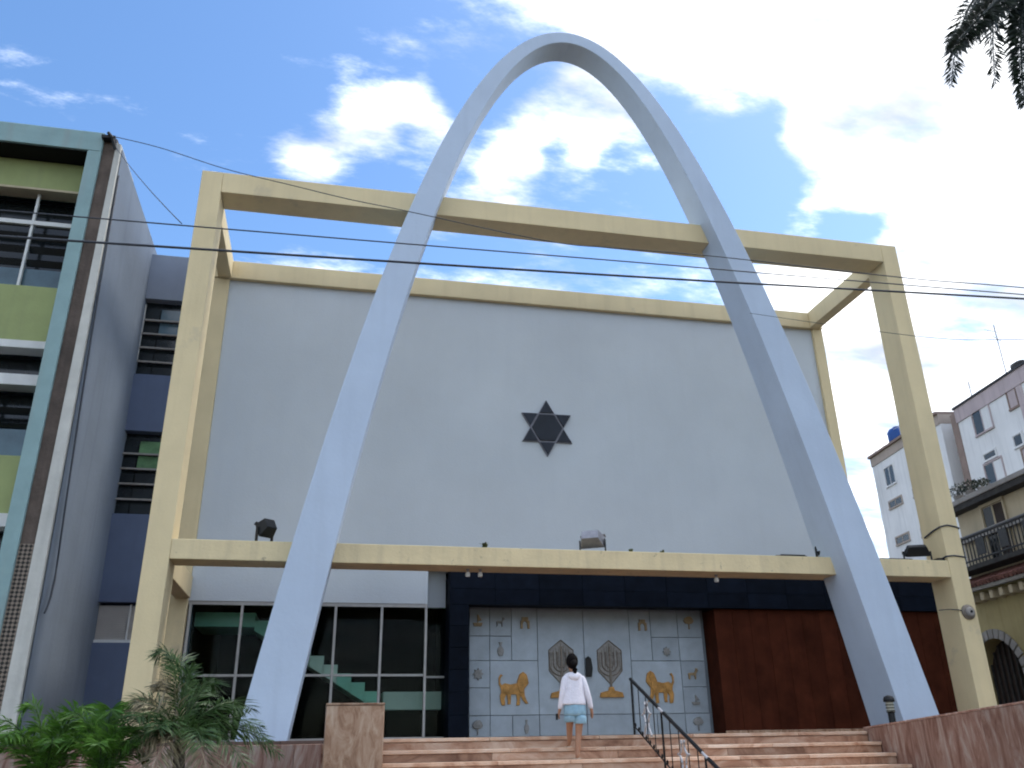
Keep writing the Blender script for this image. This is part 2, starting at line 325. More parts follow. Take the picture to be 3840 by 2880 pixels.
# flower bed in front of the left part of the terrace
tag(MB().box(-6, 2.9, -5.8, -1.36, GZ+.001, -.62).build('flower_bed', 'soil'), kind='structure')
tag(MB().box(-6, 2.95, -5.98, -5.803, GZ, -.55).build('bed_kerb', 'marble_tan', bevel=.02), kind='structure')
# terrace
ter = tag(MB().box(3.72, 10.94, -1.72, 3.0, GZ, -.045).box(-1.30, 3.715, -1.2, 3.0, GZ, -.045).box(10.945, 17.6, -1.2, 3.0, GZ, -.045).box(-1.3, 17.6, 3.003, 24, GZ, -.045).build('terrace', 'marble_shaded'), kind='structure')
def slab_row(parent, name, mat, xa, xb, w, y0, y1, z0, z1, jit=.3):
    x = xa
    while x < xb-.02:
        nx = min(xb, x+w*random.uniform(1-jit, 1+jit))
        if xb-nx < .35*w: nx = xb
        box(name, mat, parent, x+.002, nx-.002, y0, y1, z0, z1, bevel=.006); x = nx
for y in (-1.72, -.55, .65, 1.85): slab_row(ter, 'floor_slab', 'floor_granite', 3.72, 10.94, 1.3, y+.002, y+1.166, -.0445, 0)
for y in (-1.2, .2, 1.6):
    slab_row(ter, 'floor_slab', 'floor_granite', -1.3, 3.715, 1.3, y+.002, y+1.396, -.0445, 0)
    slab_row(ter, 'floor_slab', 'floor_granite', 10.945, 17.6, 1.3, y+.002, y+1.396, -.0445, 0)
# marble facing of the terrace front, left of the stairs
slab_row(ter, 'facing_slab', 'marble_red', -1.3, 2.96, 1.0, -1.24, -1.203, GZ, -.05)
# stairs: 11 risers down to the pavement, each faced with separate slabs
RI, TR = .145, .31
st = tag(MB().box(3.70, 10.95, -2.0, -1.723, GZ, -.06).build('stairs', 'marble_shaded'), kind='structure')
for k in range(0, 11):
    zt = -RI*k; yf = -2.0-TR*k
    if k: MB().box(3.70, 10.95, yf+.03, yf+TR+.028, GZ-.01, zt-.045).build('step', 'marble_shaded', st)
    slab_row(st, 'tread_slab', 'marble_step', 3.70, 10.95, 1.35, yf-.012, yf+TR+.018 if k else -1.723, zt-.044, zt)
    slab_row(st, 'riser_slab', 'marble_shaded', 3.70, 10.95, 1.35, yf+.012, yf+.029, zt-RI+.002, zt-.046)

# ------------------------------------------------------------------ the synagogue
H, ZL = 10.17, 2.71
sg = thing('synagogue', (7.5, 3.4, 0), 'grey synagogue with open cream box frame, star emblem and gold-figured doors', 'building')
for x0, x1 in ((0, .39), (14.61, 15.0)):
    MB().box(x0, x1, 0, .60, -.02, H).build('front_post', 'cream', sg, bevel=.012)
box('front_beam', 'cream', sg, .392, 14.608, .002, .60, 9.72, H-.002, .012)
box('lower_beam', 'cream_worn', sg, .392, 14.608, .002, .60, ZL, 3.035, .012)
for x0, x1 in ((-.08, .25), (14.80, 15.07)):
    box('rear_post', 'cream', sg, x0, x1, 3.37, 3.9, -.02, 9.71, .012)
box('rear_beam', 'cream', sg, -.08, 15.07, 3.33, 3.9, 9.713, H-.01, .012)
for x0, x1 in ((.002, .29), (14.71, 14.998)):
    box('side_beam', 'cream', sg, x0, x1, .602, 3.328, 9.722, H-.004, .012)
    if x0 < 1: box('side_beam', 'cream', sg, x0, x1, .602, 3.368, 2.60, 3.02, .012)
# grey wall: one sheet above, its lower edge over the lobby glazing
box('portal_soffit', 'navy_tile', sg, 5.77, 17.45, 3.76, 4.6, 2.60, 3.18)
box('facade_wall', 'wall_grey', sg, .252, 14.798, 3.45, 3.75, 3.35, 9.80)
box('facade_wall', 'wall_grey', sg, .252, 4.92, 3.45, 3.75, 2.57, 3.348)
box('facade_wall', 'wall_grey', sg, 4.922, 5.36, 3.95, 4.1, 2.57, 3.34)
MB().box(4.925, 14.79, 3.76, 23.9, 3.35, 9.9).box(.26, 4.92, 3.76, 23.9, 3.35, 9.9).build('hall_body', 'wall_grey', sg)
box('roof', 'roof_grey', sg, .2, 14.85, 3.91, 24, 9.903, 10.02)
box('low_roof', 'roof_grey', sg, 14.81, 17.8, 4.2, 24, 3.19, 3.32)
box('side_wall', 'wall_grey', sg, 17.5, 17.8, 3.5, 23.9, -.02, 3.188)
# dark tiled portal: header and jamb, tile by tile
hb = box('portal_header', 'navy_tile', sg, 5.37, 17.45, 3.32, 3.755, 2.56, 3.345)
x = 5.36
while x < 17.3:
    nx = min(x+.95, 17.46); box('tile', 'navy_tile', hb, x+.004, nx-.004, 3.295, 3.318, 2.552, 2.868, .003); box('tile', 'navy_tile', hb, x+.004, nx-.004, 3.295, 3.318, 2.874, 3.348, .003); x = nx
jb = box('portal_jamb', 'navy_tile', sg, 5.37, 5.75, 3.32, 4.6, -.02, 2.555)
for k in range(6): box('tile', 'navy_tile', jb, 5.36, 5.76, 3.295, 3.318, .425*k+.004, .425*(k+1)-.004, .003)
# timber wall, board by board
wb = box('timber_wall', 'wood', sg, 11.24, 17.5, 3.44, 4.4, -.02, 2.553)
x = 11.22
while x < 17.4:
    nx = x+.42; box('board', 'wood', wb, x+.003, nx-.003, 3.41, 3.438, .02, 2.55, .004); x = nx
box('plinth', 'marble_tan', sg, 11.2, 17.5, 3.36, 3.408, 0, .07, .01)
# lobby glazing
lw = MB().box(.255, 4.92, 3.47, 3.55, 2.50, 2.568).build('window_wall', 'mullion', sg)
MU = [.30, 1.27, 2.18, 3.08, 4.0, 4.90]
for m_ in MU: box('mullion', 'mullion', lw, m_-.025, m_+.025, 3.46, 3.56, .03, 2.498, .006)
for a, b in zip(MU[:-1], MU[1:]):
    box('transom', 'mullion', lw, a+.027, b-.027, 3.47, 3.54, 1.16, 1.205, .004)
    box('sill', 'mullion', lw, a+.027, b-.027, 3.465, 3.55, 0, .045, .004)
    box('pane', 'window_glass', lw, a+.026, b-.026, 3.50, 3.508, .046, 1.159); box('pane', 'window_glass', lw, a+.026, b-.026, 3.50, 3.508, 1.206, 2.499)
box('transom', 'mullion', lw, 4.927, 5.358, 3.96, 4.0, 1.16, 1.2); box('sill', 'mullion', lw, 4.927, 5.358, 3.95, 4.02, 0, .045)
box('pane', 'window_glass', lw, 4.927, 5.358, 3.975, 3.983, .046, 1.158); box('pane', 'window_glass', lw, 4.927, 5.358, 3.975, 3.983, 1.201, 2.568)
# the lobby behind the glass
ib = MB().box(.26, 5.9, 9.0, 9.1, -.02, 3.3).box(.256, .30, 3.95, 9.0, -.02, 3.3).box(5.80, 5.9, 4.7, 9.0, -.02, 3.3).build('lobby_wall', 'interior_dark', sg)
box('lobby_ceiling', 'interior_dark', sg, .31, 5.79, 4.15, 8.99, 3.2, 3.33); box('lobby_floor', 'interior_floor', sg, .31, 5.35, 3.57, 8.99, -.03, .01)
ls = MB().box(.31, 1.48, 4.2, 5.6, 2.17, 2.45).build('lobby_stair', 'stair_teal', sg)
n_ = 9
for k in range(n_):
    x0 = 1.482+.283*k; z1 = 2.45-.172*(k+1)+.02
    MB().prism([(x0, z1), (x0+.297, z1), (x0+.297, z1-.2-.172), (x0, z1-.2)], 4.2, 5.5).build('stair_step', 'stair_teal' if k not in (3, 4, 5) else 'stair_pale', ls)
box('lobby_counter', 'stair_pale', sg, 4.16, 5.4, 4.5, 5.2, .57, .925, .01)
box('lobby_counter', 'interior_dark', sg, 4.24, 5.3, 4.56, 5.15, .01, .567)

# star emblem: a hexagram in dark plates with paler seams
SC = (7.575, 6.56); RS = .69
se = thing('star_emblem', (SC[0], 3.41, SC[1]), 'dark six-pointed star emblem on the grey facade wall', 'emblem')
P6 = [(SC[0]+RS*math.cos(R(90+60*k))*.985, SC[1]+RS*math.sin(R(90+60*k))) for k in range(6)]
I6 = [(SC[0]+RS*.577*math.cos(R(120+60*k))*.985, SC[1]+RS*.577*math.sin(R(120+60*k))) for k in range(6)]
def shrink(poly, s):
    cx = sum(p[0] for p in poly)/len(poly); cz = sum(p[1] for p in poly)/len(poly); return [(cx+(x-cx)*s, cz+(z-cz)*s) for x, z in poly]
full = [q for k in range(6) for q in (P6[k], I6[k])]
MB().prism(full, 3.405, 3.449).build('backing', 'star_edge', se)
for k in range(6):
    MB().prism(shrink([P6[k], I6[k], I6[k-1]], .86), 3.375, 3.404).build('star_point', 'star_metal', se, bevel=.006)
MB().prism(shrink(I6, .91), 3.37, 3.404).build('star_centre', 'star_metal', se, bevel=.008)

# doors: a wall of pale panels with gold and bronze reliefs
dr = box('door_wall', 'door_frame', sg, 5.77, 11.22, 4.03, 4.2, -.02, 2.62)
XS = [5.88, 6.32, 6.79, 7.36, 8.39, 9.44, 9.94, 10.58, 11.15]
ZS = [.02, .43, .965, 1.505, 2.0, 2.6]
def panel(xa, xb, za, zb): box('panel', 'door_panel', dr, xa+.006, xb-.006, 3.995, 4.028, za+.006, zb-.006, .006)
for a, b in ((0, 1), (7, 8)):
    for i in range(5): panel(XS[a], XS[b], ZS[i], ZS[i+1])
for a, b in ((1, 2), (6, 7)):
    panel(XS[a], XS[b], ZS[3], ZS[4]); panel(XS[a], XS[b], ZS[4], ZS[5])
for a, b in ((2, 3), (5, 6)): panel(XS[a], XS[b], ZS[3], ZS[5])
for a, b in ((1, 3), (5, 7)): panel(XS[a], XS[b], ZS[1], ZS[3])
for a, b in ((1, 2), (2, 3), (5, 6), (6, 7), (3, 4), (4, 5)): panel(XS[a], XS[b], ZS[0], ZS[1])
panel(XS[3], XS[4], ZS[1], ZS[5]); panel(XS[4], XS[5], ZS[1], ZS[5])
LION = [(.10,0),(.20,0),(.21,.10),(.19,.20),(.26,.33),(.30,.12),(.28,.03),(.38,.03),(.40,.15),(.40,.32),(.58,.32),(.60,.15),(.58,0),(.69,0),(.70,.15),(.72,.30),(.80,.14),(.88,.05),(.99,.05),(.92,.14),(.86,.30),(.85,.48),(.92,.56),(1,.66),(.98,.78),(.94,.92),(.82,1),(.70,.93),(.64,.78),(.60,.66),(.40,.62),(.20,.66),(.10,.60),(.05,.68),(.06,.82),(.14,.90),(.06,.93),(0,.82),(0,.64),(.06,.52),(.08,.40),(.04,.28),(.06,.12)]
MANE = [(.62,.60),(.68,.40),(.78,.36),(.83,.50),(.84,.66),(.88,.82),(.80,.95),(.71,.90),(.66,.76)]
def relief(poly, cx, cz, w, h, mat, flip=False, y=3.994, d=.035, name='relief'):
    q = [(cx+(((1-x) if flip else x)-.5)*w, cz+(z-.5)*h) for x, z in poly]
    return MB().prism(q, y-d, y).build(name, mat, dr, bevel=.006)
for cx, cz, fl in ((6.82, .95, False), (10.06, .97, True)):
    relief(LION, cx, cz, .64, .66, 'gold', fl, name='lion_relief'); relief(MANE, cx, cz, .64, .66, 'gold', fl, 3.957, .02, 'mane_relief')
    relief([(.14,.38),(.3,.36),(.33,.52),(.26,.6),(.14,.57)], cx, cz, .64, .66, 'gold', fl, 3.957, .012, 'flank_relief')
for cx in (7.87, 8.95):
    mb = MB()
    mb.box(cx-.02, cx+.02, 3.96, 3.994, .93, 1.80)
    for k in (1, 2, 3):
        r = .088*k
        arc = [(cx+r*math.sin(a), 3.975, 1.45-r*.95*math.cos(a)) for a in [R(-95+190*i/14) for i in range(15)]]
        mb.tube([(arc[0][0], 3.975, 1.64)]+arc[::-1][::-1]+[(arc[-1][0], 3.975, 1.64)], .013, 6)
        for sx in (-1, 1): mb.ball((cx+sx*r, 3.975, 1.66), .02, .012, .035, 6, 4)
    mb.build('menorah_relief', 'bronze', dr)
    mb = MB()
    hx = [(cx, 1.93), (cx+.27, 1.72), (cx+.27, 1.30), (cx, 1.02), (cx-.27, 1.30), (cx-.27, 1.72)]
    for i in range(6):
        (xa, za), (xb, zb) = hx[i], hx[(i+1) % 6]; mb.tube([(xa, 3.982, za), (xb, 3.982, zb)], .011, 6)
    for i in range(-4, 5):
        mb.tube([(cx+.055*i, 3.987, 1.30+abs(i)*.02), (cx+.055*i, 3.987, 1.86-abs(i)*.045)], .006, 4)
    MB().prism(hx[::-1], 3.9885, 3.9938).build('menorah_field', 'taupe', dr)
    mb.build('lattice_relief', 'bronze', dr)
    MB().prism([(cx-.27, .76), (cx+.27, .76), (cx+.24, .86), (cx+.07, .90), (cx+.05, .97), (cx-.05, .97), (cx-.07, .90), (cx-.24, .86)], 3.945, 3.994).build('menorah_base', 'gold', dr, bevel=.008)
TREE = [(.44,0),(.56,0),(.55,.4),(.8,.42),(1,.6),(.9,.8),(.7,1),(.4,.97),(.12,.85),(0,.62),(.18,.42),(.45,.4)]
JAR = [(.3,0),(.7,0),(.85,.3),(.8,.55),(.6,.7),(.62,.88),(.72,1),(.28,1),(.38,.88),(.4,.7),(.2,.55),(.15,.3)]
GATE = [(0,0),(.25,0),(.25,.45),(.4,.62),(.6,.62),(.75,.45),(.75,0),(1,0),(1,.7),(.85,.7),(.85,1),(.15,1),(.15,.7),(0,.7)]
DEER = [(.1,0),(.2,0),(.25,.35),(.6,.35),(.65,0),(.75,0),(.75,.45),(.9,.7),(1,.75),(.9,.88),(.95,1),(.8,.9),(.72,1),(.74,.85),(.62,.58),(.2,.58),(.05,.5)]
ROSE = [(.5+(.5 if k % 2 == 0 else .3)*math.cos(R(22.5*k)), .5+(.5 if k % 2 == 0 else .3)*math.sin(R(22.5*k))) for k in range(16)]
SHIP = [(.15,0),(.85,0),(1,.3),(.55,.3),(.55,.45),(.9,.5),(.55,1),(.45,1),(.45,.3),(0,.3)]
for poly, cx, cz, w, h, mt in ((ROSE, 6.07, 1.24, .24, .26, 'bronze'), (JAR, 6.55, 1.74, .2, .28, 'bronze'), (GATE, 7.09, 2.28, .2, .24, 'gold'), (SHIP, 6.06, 2.32, .22, .24, 'gold'),
        (TREE, 6.06, .21, .22, .28, 'bronze'), (JAR, 7.08, .21, .14, .26, 'bronze'), (GATE, 9.75, 2.26, .2, .24, 'gold'), (TREE, 10.85, 2.32, .24, .28, 'gold'), (ROSE, 10.27, 1.70, .2, .22, 'bronze'),
        (DEER, 10.84, 1.24, .26, .24, 'gold'), (TREE, 10.86, .22, .24, .28, 'bronze'), (DEER, 6.55, 2.3, .2, .2, 'bronze'), (SHIP, 10.85, .7, .2, .2, 'bronze')):
    relief(poly, cx, cz, w, h, {'gold': 'gold_dim', 'bronze': 'bronze_dim'}[mt], name='symbol_relief')
MB().prism([(8.40, 1.18), (8.52, 1.18), (8.55, 1.35), (8.52, 1.55), (8.46, 1.60), (8.40, 1.55)], 3.93, 3.994).build('door_pull', 'dark_bronze', dr, bevel=.01)

# ------------------------------------------------------------------ the parabolic arch
ar = MB(); rg = []
NS = 120
for i in range(NS+1):
    t = -1+2*i/NS
    t = math.copysign(abs(t)**.85, t)
    zo = 14.78-14.80*abs(t)**2*(1-.02+.02*t*t); zi = 14.48-14.50*t*t
    xo = 5.86*t; xi = 5.12*t
    d = .5-.2*max(0, zo)/14.7; cxm = 7.575-.0105*zo
    rg.append([(cxm+xo, -d, zo), (cxm+xo, d, zo), (cxm+xi, d, zi), (cxm+xi, -d, zi)])
ao = ar.rings(rg).build('parabolic_arch', 'arch_paint', None, bevel=.012)
tag(ao, 'tall pale blue parabolic concrete arch straddling the cream frame', 'arch')

# ------------------------------------------------------------------ marble walls by the stairs
pd = thing('marble_pedestal', (3.33, -2.4, GZ), 'tan marble pedestal block at the left end of the steps', 'pedestal')
box('core', 'marble_tan', pd, 3.0, 3.67, -2.88, -1.9, GZ, .39)
box('front_slab', 'marble_tan', pd, 2.978, 3.692, -2.90, -2.882, GZ, .388, .006)
box('side_slab', 'marble_tan', pd, 3.672, 3.692, -2.88, -1.9, GZ, .388, .005); box('side_slab', 'marble_tan', pd, 2.978, 2.998, -2.88, -1.9, GZ, .388, .005)
box('cap_slab', 'marble_tan', pd, 2.972, 3.698, -2.91, -1.895, .392, .418, .006)
cw = thing('marble_cheek_wall', (11.2, -4.0, GZ), 'veined reddish marble wall along the right side of the steps', 'wall')
def wtop(y): return .055+(-1.9-y)*.0705
ys = [-6.9, -5.6, -4.45, -3.3, -2.5, -1.9]
MB().add([(11.0, -6.9, GZ), (11.45, -6.9, GZ), (11.45, -1.9, GZ), (11.0, -1.9, GZ), (11.0, -6.9, wtop(-6.9)-.03), (11.45, -6.9, wtop(-6.9)-.03), (11.45, -1.9, wtop(-1.9)-.03), (11.0, -1.9, wtop(-1.9)-.03)], [(0,3,2,1),(4,5,6,7),(0,1,5,4),(1,2,6,5),(2,3,7,6),(3,0,4,7)]).build('core', 'marble_red', cw)
for ya, yb in zip(ys[:-1], ys[1:]):
    ya += .002; yb -= .002
    MB().add([(10.962, ya, GZ), (10.997, ya, GZ), (10.997, yb, GZ), (10.962, yb, GZ), (10.962, ya, wtop(ya)-.028), (10.997, ya, wtop(ya)-.028), (10.997, yb, wtop(yb)-.028), (10.962, yb, wtop(yb)-.028)], [(0,3,2,1),(4,5,6,7),(0,1,5,4),(1,2,6,5),(2,3,7,6),(3,0,4,7)]).build('facing_slab', 'marble_red', cw, bevel=.004)
    MB().add([(10.955, ya, wtop(ya)-.026), (11.46, ya, wtop(ya)-.026), (11.46, yb, wtop(yb)-.026), (10.955, yb, wtop(yb)-.026), (10.955, ya, wtop(ya)), (11.46, ya, wtop(ya)), (11.46, yb, wtop(yb)), (10.955, yb, wtop(yb))], [(0,3,2,1),(4,5,6,7),(0,1,5,4),(1,2,6,5),(2,3,7,6),(3,0,4,7)]).build('cap_slab', 'marble_red', cw, bevel=.005)

# ------------------------------------------------------------------ handrail
hr = thing('stair_handrail', (7.29, -2.0, 0), 'black iron stair handrail with pale scroll panels in the middle of the steps', 'handrail')
def rz(y): return .745+(y+1.96)*.415
XR = 7.29
segs = [(-1.94, -2.98), (-3.14, -4.26), (-4.42, -5.35)]
for a, b in segs: MB().tube([(XR, a, rz(a)), (XR, b, rz(b))], .024, 8).build('rail', 'iron', hr)
for y in (-3.06, -4.34): MB().tube([(XR, y+.082, rz(y+.082)), (XR, y-.082, rz(y-.082))], .017, 8).build('coupling', 'iron_pale', hr)
def stz(y): 
    return -RI*max(0, math.ceil((-2.0-y)/TR)) if y < -2.0 else 0
for y in (-1.97, -3.06, -4.34, -5.3):
    MB().tube([(XR, y, rz(y)-.02), (XR, y, stz(y)+.002)], .014, 6).build('post', 'iron', hr)
for y in [-1.97-.27*k for k in range(1, 12)]:
    if min(abs(y-q) for q in (-3.06, -4.34, -5.3)) < .1: continue
    MB().tube([(XR, y, rz(y)-.02), (XR, y, rz(y)-.62)], .007, 5).build('baluster', 'iron', hr)
for a, b in ((-1.97, -3.05), (-3.07, -4.33), (-4.35, -5.29)):
    MB().tube([(XR, a, rz(a)-.62), (XR, b, rz(b)-.62)], .010, 6).build('lower_rail', 'iron', hr)
    ym = (a+b)/2; zm = rz(ym)-.34
    for sgn in (-1, 1):
        pts = []
        for i in range(26):
            t = i/25; an = R(-200+620*t); rr = .055+.02*math.sin(t*6.28)
            pts.append((XR, ym+sgn*.10+rr*math.cos(an)*sgn, zm+.23-.46*t+rr*.7*math.sin(an)))
        MB().tube(pts, .014, 6).build('scroll', 'iron_pale', hr, smooth=True)
    mb = MB()
    for i in range(8):
        yy = a+(b-a)*(i+.5)/8; mb.ball((XR, yy, rz(yy)-.585), .012, .03, .03, 8, 5)
    o = mb.build('bead_row', 'iron', hr); o['kind'] = 'stuff'

# ------------------------------------------------------------------ floodlights and fittings
def floodlight(name, loc, label, w, h, d, rz_, tilt, body, lens):
    t = thing(name, loc, label, 'floodlight', 'floodlights on the lower beam', rz_)
    hgt = h*.5+.09; ca, sa = math.cos(tilt), math.sin(tilt)
    def tr(p): x, y, z = p; return (x, y*ca-z*sa, hgt+y*sa+z*ca)
    def shp(vs, fs, nm, mt): MB().add([tr(v) for v in vs], fs).build(nm, mt, t, bevel=.008, local=True)
    a, b = w/2, h/2; bx = [(0,3,2,1),(4,5,6,7),(0,1,5,4),(1,2,6,5),(2,3,7,6),(3,0,4,7)]
    shp([(-a,-d*.2,-b),(a,-d*.2,-b),(a*.7,d,-b*.7),(-a*.7,d,-b*.7),(-a,-d*.2,b),(a,-d*.2,b),(a*.7,d,b*.7),(-a*.7,d,b*.7)], bx, 'housing', body)
    shp([(-a*.9,-d*.24,-b*.9),(a*.9,-d*.24,-b*.9),(a*.9,-d*.205,-b*.9),(-a*.9,-d*.205,-b*.9),(-a*.9,-d*.24,b*.9),(a*.9,-d*.24,b*.9),(a*.9,-d*.205,b*.9),(-a*.9,-d*.205,b*.9)], bx, 'lens', lens)
    shp([(-a*1.06,-d*.3,b*1.0),(a*1.06,-d*.3,b*1.0),(a*1.06,d*.1,b*1.02),(-a*1.06,d*.1,b*1.02),(-a*1.06,-d*.3,b*1.08),(a*1.06,-d*.3,b*1.08),(a*1.06,d*.1,b*1.1),(-a*1.06,d*.1,b*1.1)], bx, 'hood', body)
    for sx in (-1, 1): MB().box(sx*(a+.012)-.008, sx*(a+.012)+.008, -.03, .03, .012, hgt+.03).build('bracket_arm', 'lamp_black', t, local=True)
    MB().box(-a-.02, a+.02, -.05, .05, 0, .014).build('bracket_base', 'lamp_black', t, local=True)
    return t
floodlight('floodlight', (1.80, .22, 3.037), 'dark square floodlight tilted up on the lower beam, near the left arch leg', .28, .27, .18, R(-140), R(32), 'lamp_black', 'lamp_lens')
floodlight('floodlight', (7.52, .25, 3.037), 'silver floodlight on the lower beam below the star', .44, .24, .22, R(150), R(25), 'lamp_grey', 'lamp_lens')
floodlight('floodlight', (12.2, .34, 3.037), 'black floodlight half hidden behind the right arch leg', .30, .30, .16, R(170), R(28), 'lamp_black', 'lamp_lens')
floodlight('floodlight', (14.15, .25, 3.037), 'low black floodlight on the lower beam by the right post', .48, .16, .16, R(160), R(55), 'lamp_black', 'lamp_lens')
t = thing('cable_tray', (11.35, .2, 3.037), 'flat black cable tray lying on the lower beam left of the right arch leg', 'cable tray')
box('tray', 'lamp_black', t, 11.03, 11.66, .08, .3, 3.037, 3.062, .004); box('lid', 'lamp_black', t, 11.15, 11.64, .1, .28, 3.063, 3.085, .004)
t = thing('cable_tray', (13.8, .2, 3.037), 'flat black cable tray lying on the lower beam right of the right arch leg', 'cable tray')
box('tray', 'lamp_black', t, 13.2, 13.9, .08, .3, 3.037, 3.065, .004); box('lid', 'lamp_black', t, 14.45, 14.6, .06, .25, 3.037, 3.09, .004)
for i, (x, lb) in enumerate(((5.25, 'small white spotlight under the lower beam, leftmost of three'), (5.47, 'small white spotlight under the lower beam, second of three'), (9.88, 'small white spotlight under the lower beam, rightmost of three'))):
    t = thing('spotlight', (x, .3, ZL), lb, 'spotlight', 'small spotlights under the lower beam')
    MB().lathe((x, .3, ZL-.05), [(.03, .048), (.03, .03), (.015, .03), (.015, 0)], 10).build('mount', 'lamp_grey', t)
    MB().lathe((x, .3, ZL-.13), [(.036, 0), (.042, .03), (.036, .07), (.018, .08)], 10).build('head', 'white_paint', t)
# bollard lamp
t = thing('bollard_lamp', (12.10, -1.0, 0), 'short lantern lamp with dark cap at the foot of the right arch leg', 'lamp')
MB().lathe((12.10, -1.0, .0), [(.075, 0), (.075, .05), (.055, .06), (.055, .27), (.075, .29)], 14).build('base', 'lamp_black', t)
MB().lathe((12.10, -1.0, .29), [(.06, .002), (.062, .15)], 14).build('lantern', 'lamp_ivory', t)
MB().lathe((12.10, -1.0, .44), [(.088, .002), (.092, .04), (.07, .085), (.02, .105)], 14).build('cap', 'lamp_black', t)
for k in range(3):
    MB().lathe((12.10, -1.0, .30+.045*k), [(.071, 0), (.071, .012)], 14).build('louvre', 'lamp_black', t)
# round alarm bell on the right post
t = thing('alarm_bell', (14.78, -.02, 2.05), 'round metal alarm bell on the right front post', 'bell')
def disc(c, r, y0, y1, n=20): return MB().rings([[(c[0]+rr*math.cos(2*math.pi*k/n), y, c[1]+rr*math.sin(2*math.pi*k/n)) for k in range(n)] for rr, y in ((r, y0), (r, (y0+y1)/2), (r*.72, y1))])
disc((14.80, 2.06), .14, -.002, -.05).build('plate', 'bronze', t); disc((14.80, 2.06), .09, -.052, -.10).build('gong', 'concrete', t); disc((14.80, 2.06), .025, -.101, -.12).build('bolt', 'lamp_black', t)
MB().tube([(14.68, -.012, 2.08), (14.6, -.01, 2.10), (14.5, .1, 2.12), (14.42, .3, 2.13)], .010, 6).build('wire', 'cable', t)
for zc, dz in ((3.68, .05), (3.10, .03)):
    a, b, e = .012, .61, .012
    pts = [(14.60-e, .5, zc-.1), (14.60-e, .2, zc-.02), (14.60-e, -e, zc+.01), (14.75, -e, zc+dz), (14.9, -e, zc+dz*.6), (15+e, -e, zc), (15+e, .3, zc-.05)]
    o = MB().tube(pts, .016, 6).build('cable_band', 'cable')
    tag(o, 'dark cable wrapped round the right post, %s of two' % ('upper' if zc > 3.4 else 'lower'), 'cable', 'cables round the right post')
# weeds growing on the beam
def weed(x, y, z, n, h, label, seed):
    rnd = random.Random(seed); mb = MB()
    for i in range(n):
        a = rnd.uniform(0, 6.28); l = h*rnd.uniform(.5, 1); w = .008; dx, dy = math.cos(a), math.sin(a); lean = rnd.uniform(.2, .9)
        p0 = Vector((x+rnd.uniform(-.04, .04), y+rnd.uniform(-.03, .03), z)); p1 = p0+Vector((dx*lean*l*.5, dy*lean*l*.5, l*.6)); p2 = p0+Vector((dx*lean*l, dy*lean*l, l*(.9-.4*lean)))
        s = Vector((-dy, dx, 0))*w*2
        mb.add([p0-s*.5, p0+s*.5, p1+s, p1-s, p2], [(0, 1, 2, 3), (3, 2, 4)])
    tag(mb.build('weed', 'weed'), label, 'weed', 'weeds on the lower beam')
weed(5.5, .03, 3.036, 26, .13, 'little green weed on the lower beam right of the left arch leg', 1)
weed(8.15, .03, 3.036, 16, .08, 'small dry weed tuft on the lower beam, right of the silver floodlight', 2)
weed(8.75, .04, 3.036, 16, .07, 'tiny weed tuft on the lower beam, furthest right of the tufts', 3)

# ------------------------------------------------------------------ green and teal building on the left
tb = thing('teal_building', (-5.5, 3, GZ), 'green office building framed in teal at the left edge', 'building')
XL = -9.0
box('frame_column', 'teal_paint', tb, -2.08, -1.84, 0, 1.2, GZ, 10.34, .012)
box('frame_column', 'teal_paint', tb, XL-.24, XL, 0, 1.2, GZ, 10.34, .012)
box('frame_beam', 'teal_paint', tb, XL-.24, -1.84, 0, 3.4, 10.343, 10.77, .012)
box('shade_sheet', 'interior_dark', tb, XL+.01, -2.09, .05, .94, 10.325, 10.3425)  # dark sheet under the beam, its shade put into the colour
box('side_strip', 'brown_render', tb, -1.838, -1.62, .06, 1.2, 2.9, 10.70)
box('lattice_screen', 'lattice', tb, -1.838, -1.62, .055, 1.2, GZ, 2.897)
MB().add([(-1.618, .02, GZ), (-1.36, .02, GZ), (-1.36, 1.2, GZ), (-1.618, 1.2, GZ), (-1.618, .02, 10.60), (-1.52, .02, 10.56), (-1.52, 1.2, 10.56), (-1.618, 1.2, 10.60)], [(0,3,2,1),(4,5,6,7),(0,1,5,4),(1,2,6,5),(2,3,7,6),(3,0,4,7)]).build('corner_pilaster', 'pale_render', tb, bevel=.01)
MB().add([(-1.8, 1.21, GZ), (-1.335, .09, GZ), (-1.335, 12, GZ), (-1.8, 12, GZ), (-1.8, 1.21, 10.5), (-1.505, .09, 10.5), (-1.505, 12, 10.5), (-1.8, 12, 10.5)], [(0,3,2,1),(4,5,6,7),(0,1,5,4),(1,2,6,5),(2,3,7,6),(3,0,4,7)]).build('side_wall', 'side_grey', tb)
box('body', 'side_grey', tb, XL-.2, -1.9, 1.9, 14, GZ, 10.3)
for z0, z1 in ((9.69, 10.32), (6.525, 7.63), (3.46, 4.45), (.3, 1.3)):
    box('spandrel', 'green_paint', tb, XL+.002, -2.083, .5, .75, z0, z1, .01)
for z0, z1 in ((6.375, 6.522), (5.68, 5.885), (3.235, 3.457), (2.55, 2.75)):
    box('ledge', 'white_paint', tb, XL+.002, -2.083, .42, .78, z0, z1, .012)
box('ledge', 'ochre_pale', tb, XL+.002, -2.083, .45, .78, 9.64, 9.688, .01)
